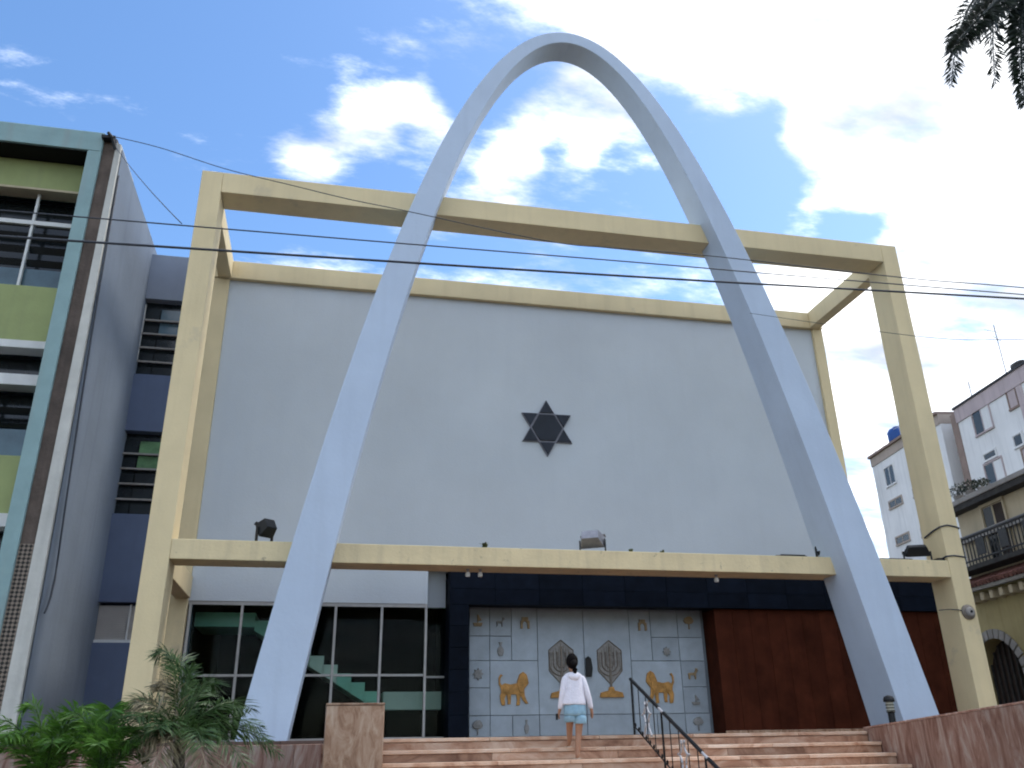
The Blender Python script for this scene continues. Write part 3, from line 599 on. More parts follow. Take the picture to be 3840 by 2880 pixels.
for zi, (z0, z1, bars) in enumerate(((7.63, 9.64, (9.0,)), (5.885, 6.375, ()), (4.45, 5.68, ()), (2.75, 3.235, ()), (1.3, 2.55, ()))):
    wbk = box('window_band', 'dark_glass', tb, XL, -2.083, .95, 1.0, z0-.005, z1+.005)
    k = 0; x = -2.95
    while x > XL+.3:
        if zi in (0, 2, 4): box('mullion', 'white_paint', wbk, x-.022, x+.022, .60, .66, z0, z1)
        x -= .88
    for bz in bars: box('rail', 'white_paint', wbk, XL+.01, -2.09, .58, .64, bz-.045, bz+.045, .008)
    if zi in (0, 2):
        zz0 = z0+.02
        for q in range(7):
            x1 = -2.09-.88*q; x0 = max(x1-.84, XL)
            box('pane', 'blue_glass', wbk, x0, x1, .69, .70, zz0, zz0+(.42 if zi == 0 else .5))  # bluish reflection put into the colour of the lower panes
            for s in range(4):
                zc = zz0+.55+.28*s
                if zc < z1-.1: MB().obox(((x0+x1)/2, .70, zc), ((x1-x0)/2, 0, 0), (0, .05, -.05), (0, .004, .004)).build('louvre', 'dark_glass', wbk)
MB().box(-1.86, -1.62, -.10, .06, 10.60, 10.66).tube([(-1.75, -.12, 10.7), (-1.66, -.10, 10.60), (-1.60, -.03, 10.40)], .03, 6).build('wire_bracket', 'lamp_black', tb)
MB().tube([(-1.485, .10, 9.9), (-1.45, .10, 8.2), (-1.42, .12, 6.6), (-1.385, .16, 5.2), (-1.36, .21, 4.2), (-1.345, .27, 3.4), (-1.33, .32, 2.8), (-1.322, .34, 2.4), (-1.318, .29, 2.12), (-1.314, .20, 1.95), (-1.312, .12, 1.86)], .016, 6).build('drop_cable', 'cable', tb, smooth=True)

# blue annex between the green building and the frame
an = thing('blue_annex', (-.7, 3.7, GZ), 'narrow blue-grey annex with louvred windows between green building and cream frame', 'building')
AX0, AX1 = -1.54, .30
for z0, z1 in ((-.02, 1.78), (2.53, 4.26), (6.02, 7.30), (9.12, 10.25)):
    box('wall_band', 'annex_blue' if z0 < 9 else 'annex_grey', an, AX0, AX1, 3.52, 3.9, z0, z1, .006)
box('side_jamb', 'annex_blue', an, -.28, AX1, 3.56, 3.9, 1.782, 9.118)
box('core', 'annex_blue', an, AX0, -.30, 3.95, 12, -.02, 10.2)
box('base_ledge', 'marble_tan', an, -1.42, AX1, 3.40, 3.52, -.02, .09, .008)
for z0, z1, nb in ((7.30, 9.12, 5), (4.26, 6.02, 5)):
    wv = box('louvre_window', 'dark_glass', an, AX0+.002, -.29, 3.74, 3.78, z0+.002, z1-.002)
    box('frame', 'white_paint', wv, AX0+.04, AX0+.075, 3.60, 3.66, z0+.004, z1-.12)
    for k in range(1, nb):
        zc = z0+(z1-.15-z0)*k/nb; box('bar', 'concrete', wv, AX0+.076, -.29, 3.60, 3.65, zc-.018, zc+.018)
    for k in range(nb):
        za = z0+(z1-.15-z0)*k/nb+.02; zb = z0+(z1-.15-z0)*(k+1)/nb-.02
        mt = 'green_glass' if (z0 < 5 and k >= 3) else ('blue_glass' if (z0 > 5 and k >= 3) else 'dark_glass')
        MB().obox((AX0+.22, 3.69, (za+zb)/2), (.15, 0, 0), (0, .004, 0), (0, .02, (zb-za)/2)).build('pane', 'dark_glass', wv)
        MB().obox((-.72, 3.685, (za+zb)/2), (.42, 0, 0), (0, .004, 0), (0, .02, (zb-za)/2)).build('pane', mt, wv)
wv = box('blind_window', 'blind', an, AX0+.05, -.29, 3.66, 3.70, 1.80, 2.48)
box('frame', 'white_paint', wv, AX0+.01, AX0+.048, 3.60, 3.68, 1.784, 2.50); box('frame', 'white_paint', wv, -.83, -.80, 3.60, 3.655, 1.84, 2.5); box('frame', 'white_paint', wv, AX0+.049, -.29, 3.59, 3.68, 1.784, 1.838)
for k in range(14): MB().obox((-.9, 3.645, 1.87+.043*k), (.6, 0, 0), (0, .006, -.016), (0, .001, .001)).build('slat', 'blind', wv)

# ------------------------------------------------------------------ neighbours on the right
AZ = R(8)
def window(par, y0, y1, z0, z1, fm, leaves=2, pane='dark_glass', shut=None):
    w = MB().box(-.05, .0, y0-.07, y1+.07, z1, z1+.09).box(-.08, .0, y0-.09, y1+.09, z0-.09, z0).box(-.05, 0, y0-.07, y0, z0, z1).box(-.05, 0, y1, y1+.07, z0, z1).build('window', fm, par, local=True)
    n = leaves; d = (y1-y0)/n
    for k in range(n):
        MB().box(-.015, -.004, y0+d*k+.03, y0+d*(k+1)-.03, z0+.03, z1-.03).build('pane', pane if not (shut and k % 2 == 0) else shut, w, local=True)
    for k in range(1, n): MB().box(-.03, -.003, y0+d*k-.028, y0+d*k+.028, z0, z1).build('mullion', fm, w, local=True)
    return w
ap = thing('apartment_block', (36, 30, GZ), 'white apartment block with pink parapet rising beyond the right post', 'building', rz=-AZ)
zb = -GZ       # local z = world z + 1.6
def apz(z): return z+zb
MB().box(0, 14, -34, -8.25, 0, apz(15.0)).build('wall', 'apt_white', ap, local=True)
MB().box(-.06, 14, -34.02, -8.2, apz(15.0)+.003, apz(15.75)).build('parapet', 'apt_pink', ap, local=True)
MB().box(-.12, 14, -34.05, -8.15, apz(15.753), apz(15.86)).build('roof_edge', 'apt_dark', ap, local=True)
MB().box(-.05, 1, -8.245, -7.75, 0, apz(15.6)).build('corner_pier', 'rust_pink', ap, local=True)
MB().box(1.2, 12, -7.74, -6.75, 0, apz(15.7)).build('recess_wall', 'apt_tan', ap, local=True)
MB().box(1.0, 12, -7.76, -6.72, apz(15.703), apz(16.0)).build('recess_roof', 'apt_dark', ap, local=True)
for z in (13.85, 10.9, 7.9): 
    window(ap, -10.95, -9.55, apz(z), apz(z+1.35), 'apt_pink', 2, 'dark_glass', 'apt_white')
    window(ap, -13.1, -12.5, apz(z+.3), apz(z+1.2), 'rust_pink', 1, 'apt_pink')
    window(ap, -16.2, -14.6, apz(z), apz(z+1.35), 'apt_pink', 2)
for z in (12.45,): 
    window(ap, -10.65, -9.7, apz(z), apz(z+.3), 'apt_white', 1); window(ap, -12.75, -12.15, apz(z-.1), apz(z+.42), 'apt_white', 1)
MB().box(-.04, .0, -13.6, -13.2, apz(9), apz(15)).build('downpipe', 'apt_pink', ap, local=True)
fb = thing('far_apartment_block', (36, 30, GZ), 'farther grey-white apartment block with rusty parapet behind the right post', 'building', rz=-AZ)
MB().box(0, 12, -6.7, 1.38, 0, apz(15.55)).build('wall', 'apt_white', fb, local=True)
MB().box(-.05, 12, -6.71, 1.40, apz(15.553), apz(16.1)).build('parapet', 'apt_tan', fb, local=True)
MB().box(-.18, 12, -6.7, 1.45, apz(16.103), apz(16.25)).build('roof_edge', 'rust_pink', fb, local=True)
window(fb, -1.1, 0.0, apz(13.9), apz(15.0), 'apt_white', 2, 'dark_glass'); window(fb, -3.2, -2.9, apz(13.9), apz(15.2), 'apt_dark', 1)
for z in (12.55, 10.35, 8.2): window(fb, -1.35, .15, apz(z), apz(z+.38), 'apt_tan', 2, 'dark_glass')
for z in (12.5, 10.2): window(fb, -3.1, -2.75, apz(z), apz(z+.4), 'apt_tan', 1)
mb = MB()
for k in range(5): mb.tube([(.3, 1.2-1.1*k, apz(16.25)), (.3, 1.2-1.1*k, apz(17.1))], .02, 4)
mb.tube([(.3, 1.2, apz(17.1)), (.3, -3.2, apz(17.1))], .02, 4); mb.build('roof_railing', 'iron_pale', fb, local=True)
def place(p0, x, y, z): return (p0[0]+x*math.cos(AZ)+y*math.sin(AZ), p0[1]-x*math.sin(AZ)+y*math.cos(AZ), z)
c = place((36, 30), .7, -1.05, 16.25)
t = thing('water_tank', c, 'round blue water tank on the roof of the farther block', 'water tank')
MB().lathe(c, [(.52, .04), (.58, .2), (.58, .8), (.45, 1.0), (.18, 1.08)], 16).build('drum', 'tank_blue', t, smooth=True); MB().lathe(c, [(.2, 1.082), (.2, 1.15)], 12).build('lid', 'tank_blue', t); MB().lathe(c, [(.6, 0), (.6, .038)], 12).build('stand', 'concrete', t)
for i, (y, s, lb) in enumerate(((-12.4, .75, 'dark grey water tank on the white block roof, left of two'), (-14.0, 1.0, 'dark grey water tank on the white block roof, right of two'))):
    c = place((36, 30), 1.2, y, 15.90)
    t = thing('water_tank', c, lb, 'water tank', 'dark roof tanks'); MB().lathe(c, [(.6*s, .06), (.66*s, .3*s), (.66*s, .9*s), (.3*s, 1.1*s)], 14).build('drum', 'concrete_dark', t, smooth=True); MB().lathe(c, [(.7*s, 0), (.7*s, .058)], 12).build('stand', 'concrete', t)
for i, (p0, y, z, hgt, lb) in enumerate((((36, 30), -9.0, 15.9, 1.2, 'short thin roof aerial at the corner of the white block'), ((36, 30), -12.0, 15.9, 3.0, 'tall thin roof aerial on the white block'))):
    c = place(p0, .6, y, z); t = thing('roof_aerial', c, lb, 'aerial', 'roof aerials')
    MB().tube([c, (c[0], c[1], z+hgt)], .03, 5).build('mast', 'iron_pale', t)
    MB().tube([(c[0]-.6, c[1], z+hgt*.9), (c[0]+.6, c[1]+.2, z+hgt*.9)], .015, 4).tube([(c[0]-.4, c[1]-.2, z+hgt*.75), (c[0]+.4, c[1]+.2, z+hgt*.75)], .015, 4).build('crossbar', 'iron_pale', t)

# ochre house next door
oh = thing('ochre_house', (21, 10, GZ), 'weathered ochre house with iron balcony, red tile canopy and arched doorway', 'house', rz=-AZ)
MB().box(.002, 8, -14, -3.58, apz(3.9), apz(5.70)).build('upper_wall', 'ochre_pale', oh, local=True)
# ground floor wall with an arched opening
AC, ARZ, AR = -3.95, 1.25, 1.02
def yz_prism(poly, x0, x1, name, mat, par, bevel=0):
    n = len(poly); mb = MB().add([(x0, y, z) for y, z in poly]+[(x1, y, z) for y, z in poly], [tuple(range(n))[::-1], tuple(range(n, 2*n))]+[(i, (i+1) % n, n+(i+1) % n, n+i) for i in range(n)])
    return mb.build(name, mat, par, bevel=bevel, local=True)
arc = [(AC+AR*math.cos(a), apz(ARZ)+AR*math.sin(a)) for a in [math.pi*i/20 for i in range(21)]]
yz_prism([(-2.6, 0), (-2.6, apz(3.897)), (AC, apz(3.897))]+arc[:11][::-1]+[(AC+AR, 0)], .002, .6, 'lower_wall', 'ochre', oh)
yz_prism([(-14, 0), (AC-AR, 0)]+arc[10:][::-1]+[(AC, apz(3.897)), (-14, apz(3.897))], .002, .6, 'lower_wall', 'ochre', oh)
MB().box(.602, 8, -14, -2.6, 0, apz(3.89)).build('body', 'interior_dark', oh, local=True)
dv = yz_prism([(AC-AR, 0.01)]+[(y, z) for y, z in arc[::-1]]+[(AC+AR, 0.01)], .42, .5, 'arched_door', 'door_brown', oh)
for k in range(9):
    yk = AC-AR+.1+2*(AR-.1)*k/8; zt = apz(ARZ)+math.sqrt(max(0, AR*AR-(yk-AC)**2))-.03
    MB().box(.36, .418, yk-.025, yk+.025, .02, zt).build('bar', 'concrete_dark', dv, local=True)
for i in range(15):
    a0 = math.pi*i/15+.02; a1 = math.pi*(i+1)/15-.02
    yz_prism([(AC+r_*math.cos(a), apz(ARZ)+r_*math.sin(a)) for r_, a in ((AR+.0, a0), (AR+.24, a0), (AR+.24, a1), (AR+.0, a1))], -.05, .0, 'voussoir', 'concrete', oh, .01)
# canopy of red tiles over the ground floor
cn = MB().add([(0, -14, apz(3.55)), (0, -3.5, apz(3.55)), (-.50, -3.5, apz(3.45)), (-.50, -14, apz(3.45)), (0, -14, apz(3.82)), (0, -3.5, apz(3.82)), (-.53, -3.5, apz(3.53)), (-.53, -14, apz(3.53))], [(0,1,2,3),(4,7,6,5),(0,4,5,1),(1,5,6,2),(2,6,7,3),(3,7,4,0)]).build('canopy', 'concrete', oh, local=True)
tile = MB().tube([(0, 0, 0), (-.30, 0, -.14)], .07, 8); ti = None
for k in range(42):
    for row in range(2):
        y = -3.6-.16*k
        if y < -10.4: break
        loc = (-.02-.26*row, y, apz(3.86)-.13*row)
        if ti is None: ti = tile.build('roof_tile', 'roof_tile', cn, local=True); ti.location = loc
        else: copy_of(ti, cn, loc)
for k in range(16): MB().box(-.38, -.01, -3.7-.42*k, -3.55-.42*k, apz(3.20), apz(3.41)).build('bracket', 'ochre_pale', oh, bevel=.02, local=True)
# balcony
bs = MB().box(-.55, 0, -13, -3.5, apz(3.98), apz(4.10)).build('balcony', 'concrete_dark', oh, local=True)
MB().tube([(-.50, -3.55, apz(4.85)), (-.50, -12.9, apz(4.85))], .04, 6).build('top_rail', 'iron_worn', bs, local=True)
MB().tube([(-.50, -3.55, apz(4.22)), (-.50, -12.9, apz(4.22))], .025, 6).build('bottom_rail', 'iron_worn', bs, local=True)
bar = None
for k in range(62):
    y = -3.58-.15*k
    if bar is None: bar = MB().tube([(0, 0, 0), (0, 0, .75)], .017, 5).build('baluster', 'iron_worn', bs, local=True); bar.location = (-.50, y, apz(4.1))
    else: copy_of(bar, bs, (-.50, y, apz(4.1)))
for k in range(9):
    MB().box(-.515, -.485, -4.3-1.0*k, -3.95-1.0*k, apz(4.3), apz(4.75)).build('railing_panel', 'iron_worn', bs, local=True)
MB().box(-.12, .0, -14, -3.5, apz(4.86), apz(5.05)).build('string_course', 'concrete', oh, local=True)
window(oh, -5.72, -4.78, apz(4.2), apz(5.62), 'ochre_pale', 2, 'dark_glass', 'door_brown'); window(oh, -8.4, -7.4, apz(4.2), apz(5.62), 'ochre_pale', 2, 'dark_glass', 'door_brown')
MB().box(-.32, 8.2, -14.1, -3.45, apz(5.705), apz(5.86)).build('eaves', 'concrete_dark', oh, local=True)
MB().box(-.36, 8.2, -14.1, -3.4, apz(5.863), apz(6.00)).build('cornice', 'concrete', oh, bevel=.02, local=True)
for i, (y, s, lb) in enumerate(((-4.1, 1.0, 'scraggly dark shrub on the roof edge of the ochre house, leftmost of three'), (-4.7, .9, 'scraggly dark shrub on the roof edge of the ochre house, second of three'), (-5.2, .7, 'scraggly dark shrub on the roof edge of the ochre house, rightmost of three'))):
    rnd = random.Random(50+i); c = place((21, 10), -.15, y, 6.0); t = thing('roof_shrub', c, lb, 'shrub', 'shrubs on the ochre roof')
    MB().lathe(c, [(.12*s, 0), (.15*s, .16*s)], 10).build('pot', 'concrete', t)
    mb = MB()
    for k in range(260):
        a = rnd.uniform(0, 6.28); rr = rnd.random()**.5*.34*s; p = Vector((c[0]+rr*math.cos(a), c[1]+rr*math.sin(a), c[2]+.14*s+rnd.random()**.8*.42*s*(1-rr/.6)))
        u = Vector((rnd.uniform(-1, 1), rnd.uniform(-1, 1), rnd.uniform(-1, 1))).normalized()*.045; v = Vector((rnd.uniform(-1, 1), rnd.uniform(-1, 1), rnd.uniform(-1, 1))).normalized()*.022
        mb.add([p-u, p+v, p+u, p-v], [(0, 1, 2, 3)])
    mb.build('foliage', 'leaf_dark', t)
    MB().tube([(c[0], c[1], c[2]+.1), (c[0]+.04, c[1], c[2]+.4*s)], .012, 5).build('stem', 'trunk', t)

# ------------------------------------------------------------------ overhead wires
def wire(pts, r, label, sag=0.0, n=28):
    P = [Vector(p) for p in pts]; q = []
    if len(P) == 2:
        for i in range(n+1): t = i/n; p = P[0].lerp(P[1], t); p.z -= sag*4*t*(1-t); q.append(p)
    else:
        for i in range(len(P)-1):
            p0, p1, p2, p3 = P[max(i-1, 0)], P[i], P[i+1], P[min(i+2, len(P)-1)]
            for k in range(8):
                t = k/8; q.append(.5*((2*p1)+(p2-p0)*t+(2*p0-5*p1+4*p2-p3)*t*t+(3*p1-p0-3*p2+p3)*t**3))
        q.append(P[-1])
    o = MB().tube(q, r, 5).build('overhead_wire', 'cable', None, smooth=True)
    return tag(o, label, 'wire', 'overhead wires')
wire([(-24, -6, 4.03), (0, -6, 4.83), (6.31, -6, 5.05), (11.74, -6, 5.28), (40, -6, 6.5)], .014, 'thick black overhead wire, lowest one across the whole facade')
wire([(-24, -6, 4.72), (.06, -6, 5.13), (6.32, -6, 5.25), (11.75, -6, 5.345), (40, -6, 5.9)], .008, 'thin overhead wire just above the thick black one')
wire([(-1.72, -.08, 10.66), (-0.73, -0.37, 10.3), (0.55, -0.8, 9.68), (1.76, -1.23, 9.18), (2.79, -1.61, 8.75), (3.76, -1.98, 8.38), (5.98, -2.9, 7.46), (7.04, -3.38, 7.14), (8.41, -4.04, 6.74), (10.62, -5.28, 5.89), (11.73, -6.05, 5.42), (14.5, -7.8, 4.3)], .008, 'sagging wire running down from the corner of the teal building')
wire([(-1.58, -.06, 10.42), (1.09, -6.0, 5.17)], .006, 'fine drop wire from teal building corner to the thin overhead wire', .05)
wire([(10.9, -.42, 7.86), (11.66, -4.0, 5.68), (11.55, -6.0, 4.66), (11.4, -8, 3.7)], .005, 'very fine wire leading off the right arch leg')

# ------------------------------------------------------------------ palms
def frond(name, mat, parent, p0, p1, p2, ll, nl, seed, plume=.5, w=.02, droop=.25, rach=.014, rm='trunk'):
    rnd = random.Random(seed); p0, p1, p2 = Vector(p0), Vector(p1), Vector(p2); mb = MB()
    def at(t): return p0*(1-t)**2+p1*2*t*(1-t)+p2*t*t
    for i in range(nl):
        t = .08+.92*(i+rnd.random()*.6)/nl; p = at(t); tg = (at(min(1, t+.02))-at(max(0, t-.02))).normalized()
        sd = tg.cross(Vector((0, 0, 1)))
        if sd.length < .05: sd = tg.cross(Vector((1, 0, 0)))
        sd.normalize(); up = sd.cross(tg).normalized()
        prof = math.sin(math.pi*(.12+.83*t))**.6
        for s in (-1, 1):
            an = rnd.uniform(-plume, plume); dirv = (sd*s*math.cos(an)+up*math.sin(an)).normalized()
            dirv = (dirv*.8+tg*rnd.uniform(.35, .75)).normalized(); l = ll*prof*rnd.uniform(.75, 1.1)
            nrm = dirv.cross(tg).normalized(); wd = dirv.cross(nrm).normalized()*w*rnd.uniform(.7, 1.2)
            m_ = p+dirv*l*.5+Vector((0, 0, -droop*l*.18)); e_ = p+dirv*l+Vector((0, 0, -droop*l*.75))
            mb.add([p, m_+wd*.5, e_, m_-wd*.5], [(0, 1, 2, 3)])
    o = mb.build(name, mat, parent)
    pts = [at(i/10) for i in range(11)]
    MB().tube(pts, [rach*(1-.07*i) for i in range(11)], 5).build('rachis', rm, o) if False else None
    off = wloc(parent); me = MB().tube(pts, [rach*(1-.075*i) for i in range(11)], 5).mesh('rachis', off); me.materials.append(MATS[rm]); r = bpy.data.objects.new('rachis', me); col.objects.link(r); r.parent = o
    return o
# royal palm whose fronds hang into the upper right corner
C0 = Vector((13.75, -6.0, 11.75))
rp = thing('royal_palm', (14.0, -6.0, GZ), 'dark royal palm fronds hanging into the upper right corner', 'palm tree')
MB().tube([(14.0, -6, GZ), (13.98, -6, 1), (13.9, -6, 5), (13.82, -6, 9), (13.75, -6, 10.6)], [.34, .30, .27, .24, .2], 18).build('trunk', 'trunk_royal', rp, smooth=True)
MB().tube([(13.75, -6, 10.6), (13.75, -6, 11.0), (13.75, -6, 11.8)], [.2, .17, .1], 14).build('crown_shaft', 'leaf_mid', rp, smooth=True)
frond('frond', 'leaf_dark', rp, C0, (12.72, -6.0, 10.78), (11.62, -6.05, 9.52), .38, 620, 1, 3.1, .030, .3, .035, 'leaf_dark')
frond('frond', 'leaf_dark', rp, C0, (13.18, -6.0, 10.8), (12.74, -6.0, 8.70), .38, 620, 2, 3.1, .030, .3, .035, 'leaf_dark')
for k in range(6):
    a = R(-5+18*k); dx, dy = math.cos(a), math.sin(a)
    frond('frond', 'leaf_dark', rp, C0, C0+Vector((dx*1.4, dy*1.4, 1.6)), C0+Vector((dx*2.8+.4, dy*2.8, .1)), .42, 160, 10+k, 2.2, .04, .3, .03, 'leaf_dark')

def bush_palm(name, base, crown, label, tips, mat, seed, ll, nl, w, group=None, trunk=True):
    t = thing(name, base, label, 'palm', group); c = Vector(crown)
    if trunk: MB().tube([base, (base[0]*.5+c.x*.5+.03, base[1]*.5+c.y*.5, (base[2]+c.z)/2), c], [.075, .06, .05], 10).build('trunk', 'trunk', t)
    for i, tip in enumerate(tips):
        mt = tip[3] if len(tip) > 3 else mat; tp = Vector(tip[:3]); md = c.lerp(tp, .5); md.z = max(c.z, tp.z)+.28*(tp-c).length*(.9 if tp.z > c.z else 1.0)
        frond('frond', mt, t, c, md, tp, ll, nl, seed*100+i, .55, w, .3, .011, 'dry_frond' if mt == 'leaf_dry' else 'leaf_mid')
    return t
rnd = random.Random(5)
tips = [(1.28, -5.0, .80), (1.45, -4.9, .72), (1.85, -4.9, .52), (2.15, -5.0, .28), (2.55, -5.0, -.14), (2.45, -4.8, -.02), (2.25, -5.3, -.22), (1.05, -4.9, .36), (.86, -5.1, .20), (.80, -4.8, .02), (1.0, -5.4, -.15), (1.5, -5.7, .1), (1.9, -5.7, -.05), (1.65, -4.2, .5), (2.2, -4.4, .30), (1.25, -5.5, .2),
        (1.1, -5.2, .30, 'leaf_dry'), (1.25, -5.3, -.05, 'leaf_dry'), (1.45, -5.45, -.25, 'leaf_dry'), (1.02, -5.05, -.10, 'leaf_dry'), (1.95, -5.4, -.35, 'leaf_dry'), (1.6, -5.0, .62), (2.0, -5.1, .10), (2.35, -5.1, .12), (1.35, -5.1, .50, 'leaf_dry')]
dp = bush_palm('date_palm', (1.58, -4.95, -.62), (1.60, -5.0, .02), 'bushy feathery palm with dry lower fronds in front of the left arch leg', tips, 'leaf_mid', 3, .31, 58, .015)
tips = [(.20, -5.1, .30), (.75, -5.15, .28), (-.05, -5.3, .16), (.46, -5.0, .20), (.30, -5.0, .12), (.62, -5.1, .14), (.10, -5.0, .06), (.85, -5.0, .05), (.0, -5.2, -.05), (.2, -5.5, .05), (.6, -5.5, .0), (.9, -5.3, -.1), (.4, -4.6, .1), (.75, -4.7, .12), (-.1, -4.8, .05)]
MB().tube([(1.36, -5.12, -.5), (1.35, -5.12, -.1), (1.37, -5.1, .25), (1.43, -5.08, .5)], [.016, .014, .012, .008], 6).build('dry_stalk', 'dry_frond', dp, smooth=True)
bush_palm('areca_palm', (.45, -5.0, -.62), (.45, -5.0, -.40), 'bright green feathery palm at the bottom left corner', tips, 'leaf_bright', 4, .27, 60, .016, 'bright green palms in the flower bed', False)
tips = [(1.0, -5.3, .26), (.62, -5.3, .22), (.95, -5.2, .16), (1.1, -5.3, .08), (.8, -5.3, .12), (1.25, -5.4, -.02), (.65, -5.4, .0), (1.0, -5.6, -.02), (1.2, -5.0, .1), (.85, -4.9, .15), (1.35, -5.2, -.12)]
bush_palm('areca_palm', (.98, -5.25, -.62), (.98, -5.25, -.38), 'bright green feathery palm left of the bushy one with dry fronds', tips, 'leaf_bright', 5, .26, 60, .016, 'bright green palms in the flower bed', False)
tips = [(-.3, -4.6, .12), (-.55, -4.6, .1), (-.15, -4.9, .05), (-.8, -4.7, .0), (-.4, -5.1, -.05), (-.6, -4.2, .1), (-.1, -4.3, .06)]
bush_palm('areca_palm', (-.4, -4.6, -.62), (-.4, -4.6, -.40), 'green feathery palm cut off by the left edge of the picture', tips, 'leaf_bright', 6, .27, 60, .016, 'bright green palms in the flower bed', False)

# ------------------------------------------------------------------ the woman on the steps
PX, PY = 6.28, -2.47
pn = thing('person', (PX, PY, -.29), 'person in white long-sleeved top and light blue shorts climbing the steps', 'person')
def skin_body():
    V_ = []; E_ = []; Rr = []
    def v(x, y, z, r, par=None):
        V_.append((x, y-PY, z+.29)); V_[-1] = (x-PX, y-PY, z+.29); Rr.append(r); i = len(V_)-1
        if par is not None: E_.append((par, i))
        return i
    pel = v(6.285, -2.47, .36, .075)
    wai = v(6.28, -2.46, .50, .066, pel); che = v(6.28, -2.45, .66, .075, wai); nec = v(6.28, -2.45, .80, .032, che)
    h0 = v(6.278, -2.44, .87, .05, nec); h1 = v(6.276, -2.43, .94, .066, h0); h2 = v(6.275, -2.43, 1.02, .045, h1)
    v(6.276, -2.36, .93, .012, h1); v(6.345, -2.44, .935, .012, h1); v(6.207, -2.44, .935, .012, h1)
    for sx, sh, el, wr, hd in ((-1, (6.165, -2.46, .755), (6.115, -2.48, .54), (6.085, -2.44, .35), (6.07, -2.42, .285)), (1, (6.40, -2.46, .755), (6.462, -2.50, .54), (6.512, -2.47, .35), (6.53, -2.45, .285))):
        s = v(*sh, .04, che); e = v(*el, .03, s); w = v(*wr, .021, e); h = v(*hd, .022, w)
        for k in range(4): 
            f1 = v(hd[0]+sx*.004, hd[1]-.018+.012*k, hd[2]-.045+.004*abs(k-1.5), .008, h); v(hd[0]-sx*.006, hd[1]-.018+.012*k, hd[2]-.078+.006*abs(k-1.5), .007, f1)
        t1 = v(hd[0]-sx*.004, hd[1]+.03, hd[2]-.02, .008, h); v(hd[0]-sx*.008, hd[1]+.036, hd[2]-.05, .007, t1)
    # supporting leg (right) and the leg stepping up (left)
    a = v(6.345, -2.48, .27, .068, pel); b = v(6.325, -2.46, .02, .046, a); c_ = v(6.30, -2.49, -.12, .042, b); d = v(6.285, -2.50, -.245, .024, c_); e = v(6.292, -2.44, -.272, .02, d); v(6.30, -2.37, -.278, .016, e); v(6.283, -2.525, -.272, .018, d)
    a = v(6.225, -2.44, .27, .068, pel); b = v(6.245, -2.30, .09, .046, a); c_ = v(6.25, -2.27, -.02, .041, b); d = v(6.25, -2.24, -.10, .024, c_); e = v(6.25, -2.18, -.126, .02, d); v(6.25, -2.11, -.130, .015, e)
    me = bpy.data.meshes.new('body'); me.from_pydata(V_, E_, []); me.materials.append(MATS['skin'])
    o = bpy.data.objects.new('body', me); col.objects.link(o); o.parent = pn
    sk = o.modifiers.new('skin', 'SKIN'); sk.use_smooth_shade = True
    for i, r in enumerate(Rr): me.skin_vertices[0].data[i].radius = (r, r)
    me.skin_vertices[0].data[0].use_root = True
    sb = o.modifiers.new('sub', 'SUBSURF'); sb.levels = 1; sb.render_levels = 2
    return o
skin_body()
def loft(name, mat, secs, n=20, wob=.0, seed=0, sub=1):
    rg = []
    for (cx, cy2, cz, rx, ry) in secs:
        rg.append([(cx+rx*math.cos(2*math.pi*k/n)*(1+wob*noise.noise((k*.7, cz*14, seed))), cy2+ry*math.sin(2*math.pi*k/n)*(1+wob*noise.noise((k*.9+9, cz*11, seed))), cz+wob*.12*noise.noise((k*.6, 3, seed))) for k in range(n)])
    return MB().rings(rg).build(name, mat, pn, smooth=True, sub=sub)
loft('shirt', 'shirt', [(6.28,-2.45,.815,.045,.045),(6.28,-2.455,.80,.085,.055),(6.281,-2.46,.775,.135,.065),(6.281,-2.46,.72,.147,.085),(6.28,-2.46,.62,.146,.098),(6.278,-2.46,.52,.155,.108),(6.272,-2.465,.44,.172,.118),(6.27,-2.465,.385,.180,.122),(6.27,-2.465,.392,.165,.11)], 24, .10, 1)
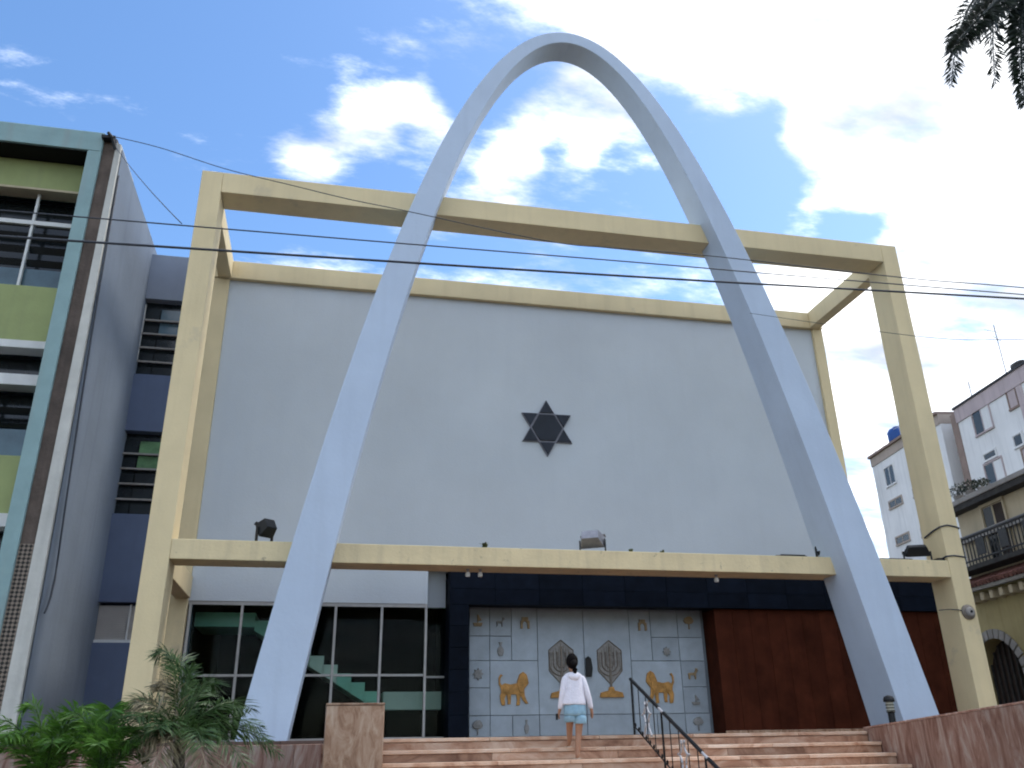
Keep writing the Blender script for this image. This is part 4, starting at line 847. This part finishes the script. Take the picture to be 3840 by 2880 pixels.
loft('sleeve', 'shirt', [(6.185,-2.46,.77,.05,.055),(6.155,-2.465,.70,.052,.058),(6.128,-2.478,.58,.047,.052),(6.108,-2.475,.48,.043,.048),(6.088,-2.45,.36,.038,.042),(6.085,-2.445,.335,.032,.036)], 14, .15, 2)
loft('sleeve', 'shirt', [(6.385,-2.46,.77,.05,.055),(6.415,-2.465,.70,.052,.058),(6.448,-2.488,.58,.047,.052),(6.475,-2.495,.48,.043,.048),(6.508,-2.475,.36,.036,.04),(6.513,-2.47,.335,.03,.034)], 14, .15, 3)
loft('hood', 'shirt', [(6.28,-2.53,.69,.04,.02),(6.28,-2.535,.73,.085,.035),(6.28,-2.525,.78,.10,.04),(6.28,-2.49,.81,.075,.035)], 14, .1, 4)
sh = loft('shorts', 'shorts', [(6.283,-2.465,.43,.14,.105),(6.285,-2.467,.36,.152,.115),(6.285,-2.465,.28,.156,.12),(6.285,-2.462,.24,.158,.122)], 20, .06, 5)
loft('short_leg', 'shorts', [(6.225,-2.455,.27,.088,.105),(6.222,-2.44,.22,.088,.105),(6.228,-2.42,.165,.084,.10),(6.228,-2.42,.17,.072,.088)], 16, .05, 6).parent = sh
loft('short_leg', 'shorts', [(6.348,-2.475,.27,.088,.105),(6.352,-2.478,.21,.088,.105),(6.35,-2.478,.145,.084,.10),(6.35,-2.478,.15,.072,.088)], 16, .05, 7).parent = sh
for o in list(sh.children): o.location = -Vector((0, 0, 0))
hb_ = MB().ball((6.276, -2.458, .955), .083, .088, .108, 16, 10).build('hair', 'hair', pn, smooth=True)
MB().tube([(6.278, -2.52, .95), (6.283, -2.545, .90), (6.288, -2.54, .84), (6.29, -2.53, .79)], [.045, .05, .04, .02], 10).build('ponytail', 'hair', hb_, smooth=True)
for o in hb_.children: pass
MB().box(6.262, 6.322, -2.535, -2.355, -.29, -.276).build('sandal', 'sandal', pn, bevel=.005); MB().box(6.222, 6.282, -2.265, -2.095, -.145, -.131).build('sandal', 'sandal', pn, bevel=.005)
MB().box(6.03, 6.05, -2.45, -2.40, .20, .28).build('phone', 'lamp_black', pn, bevel=.004)
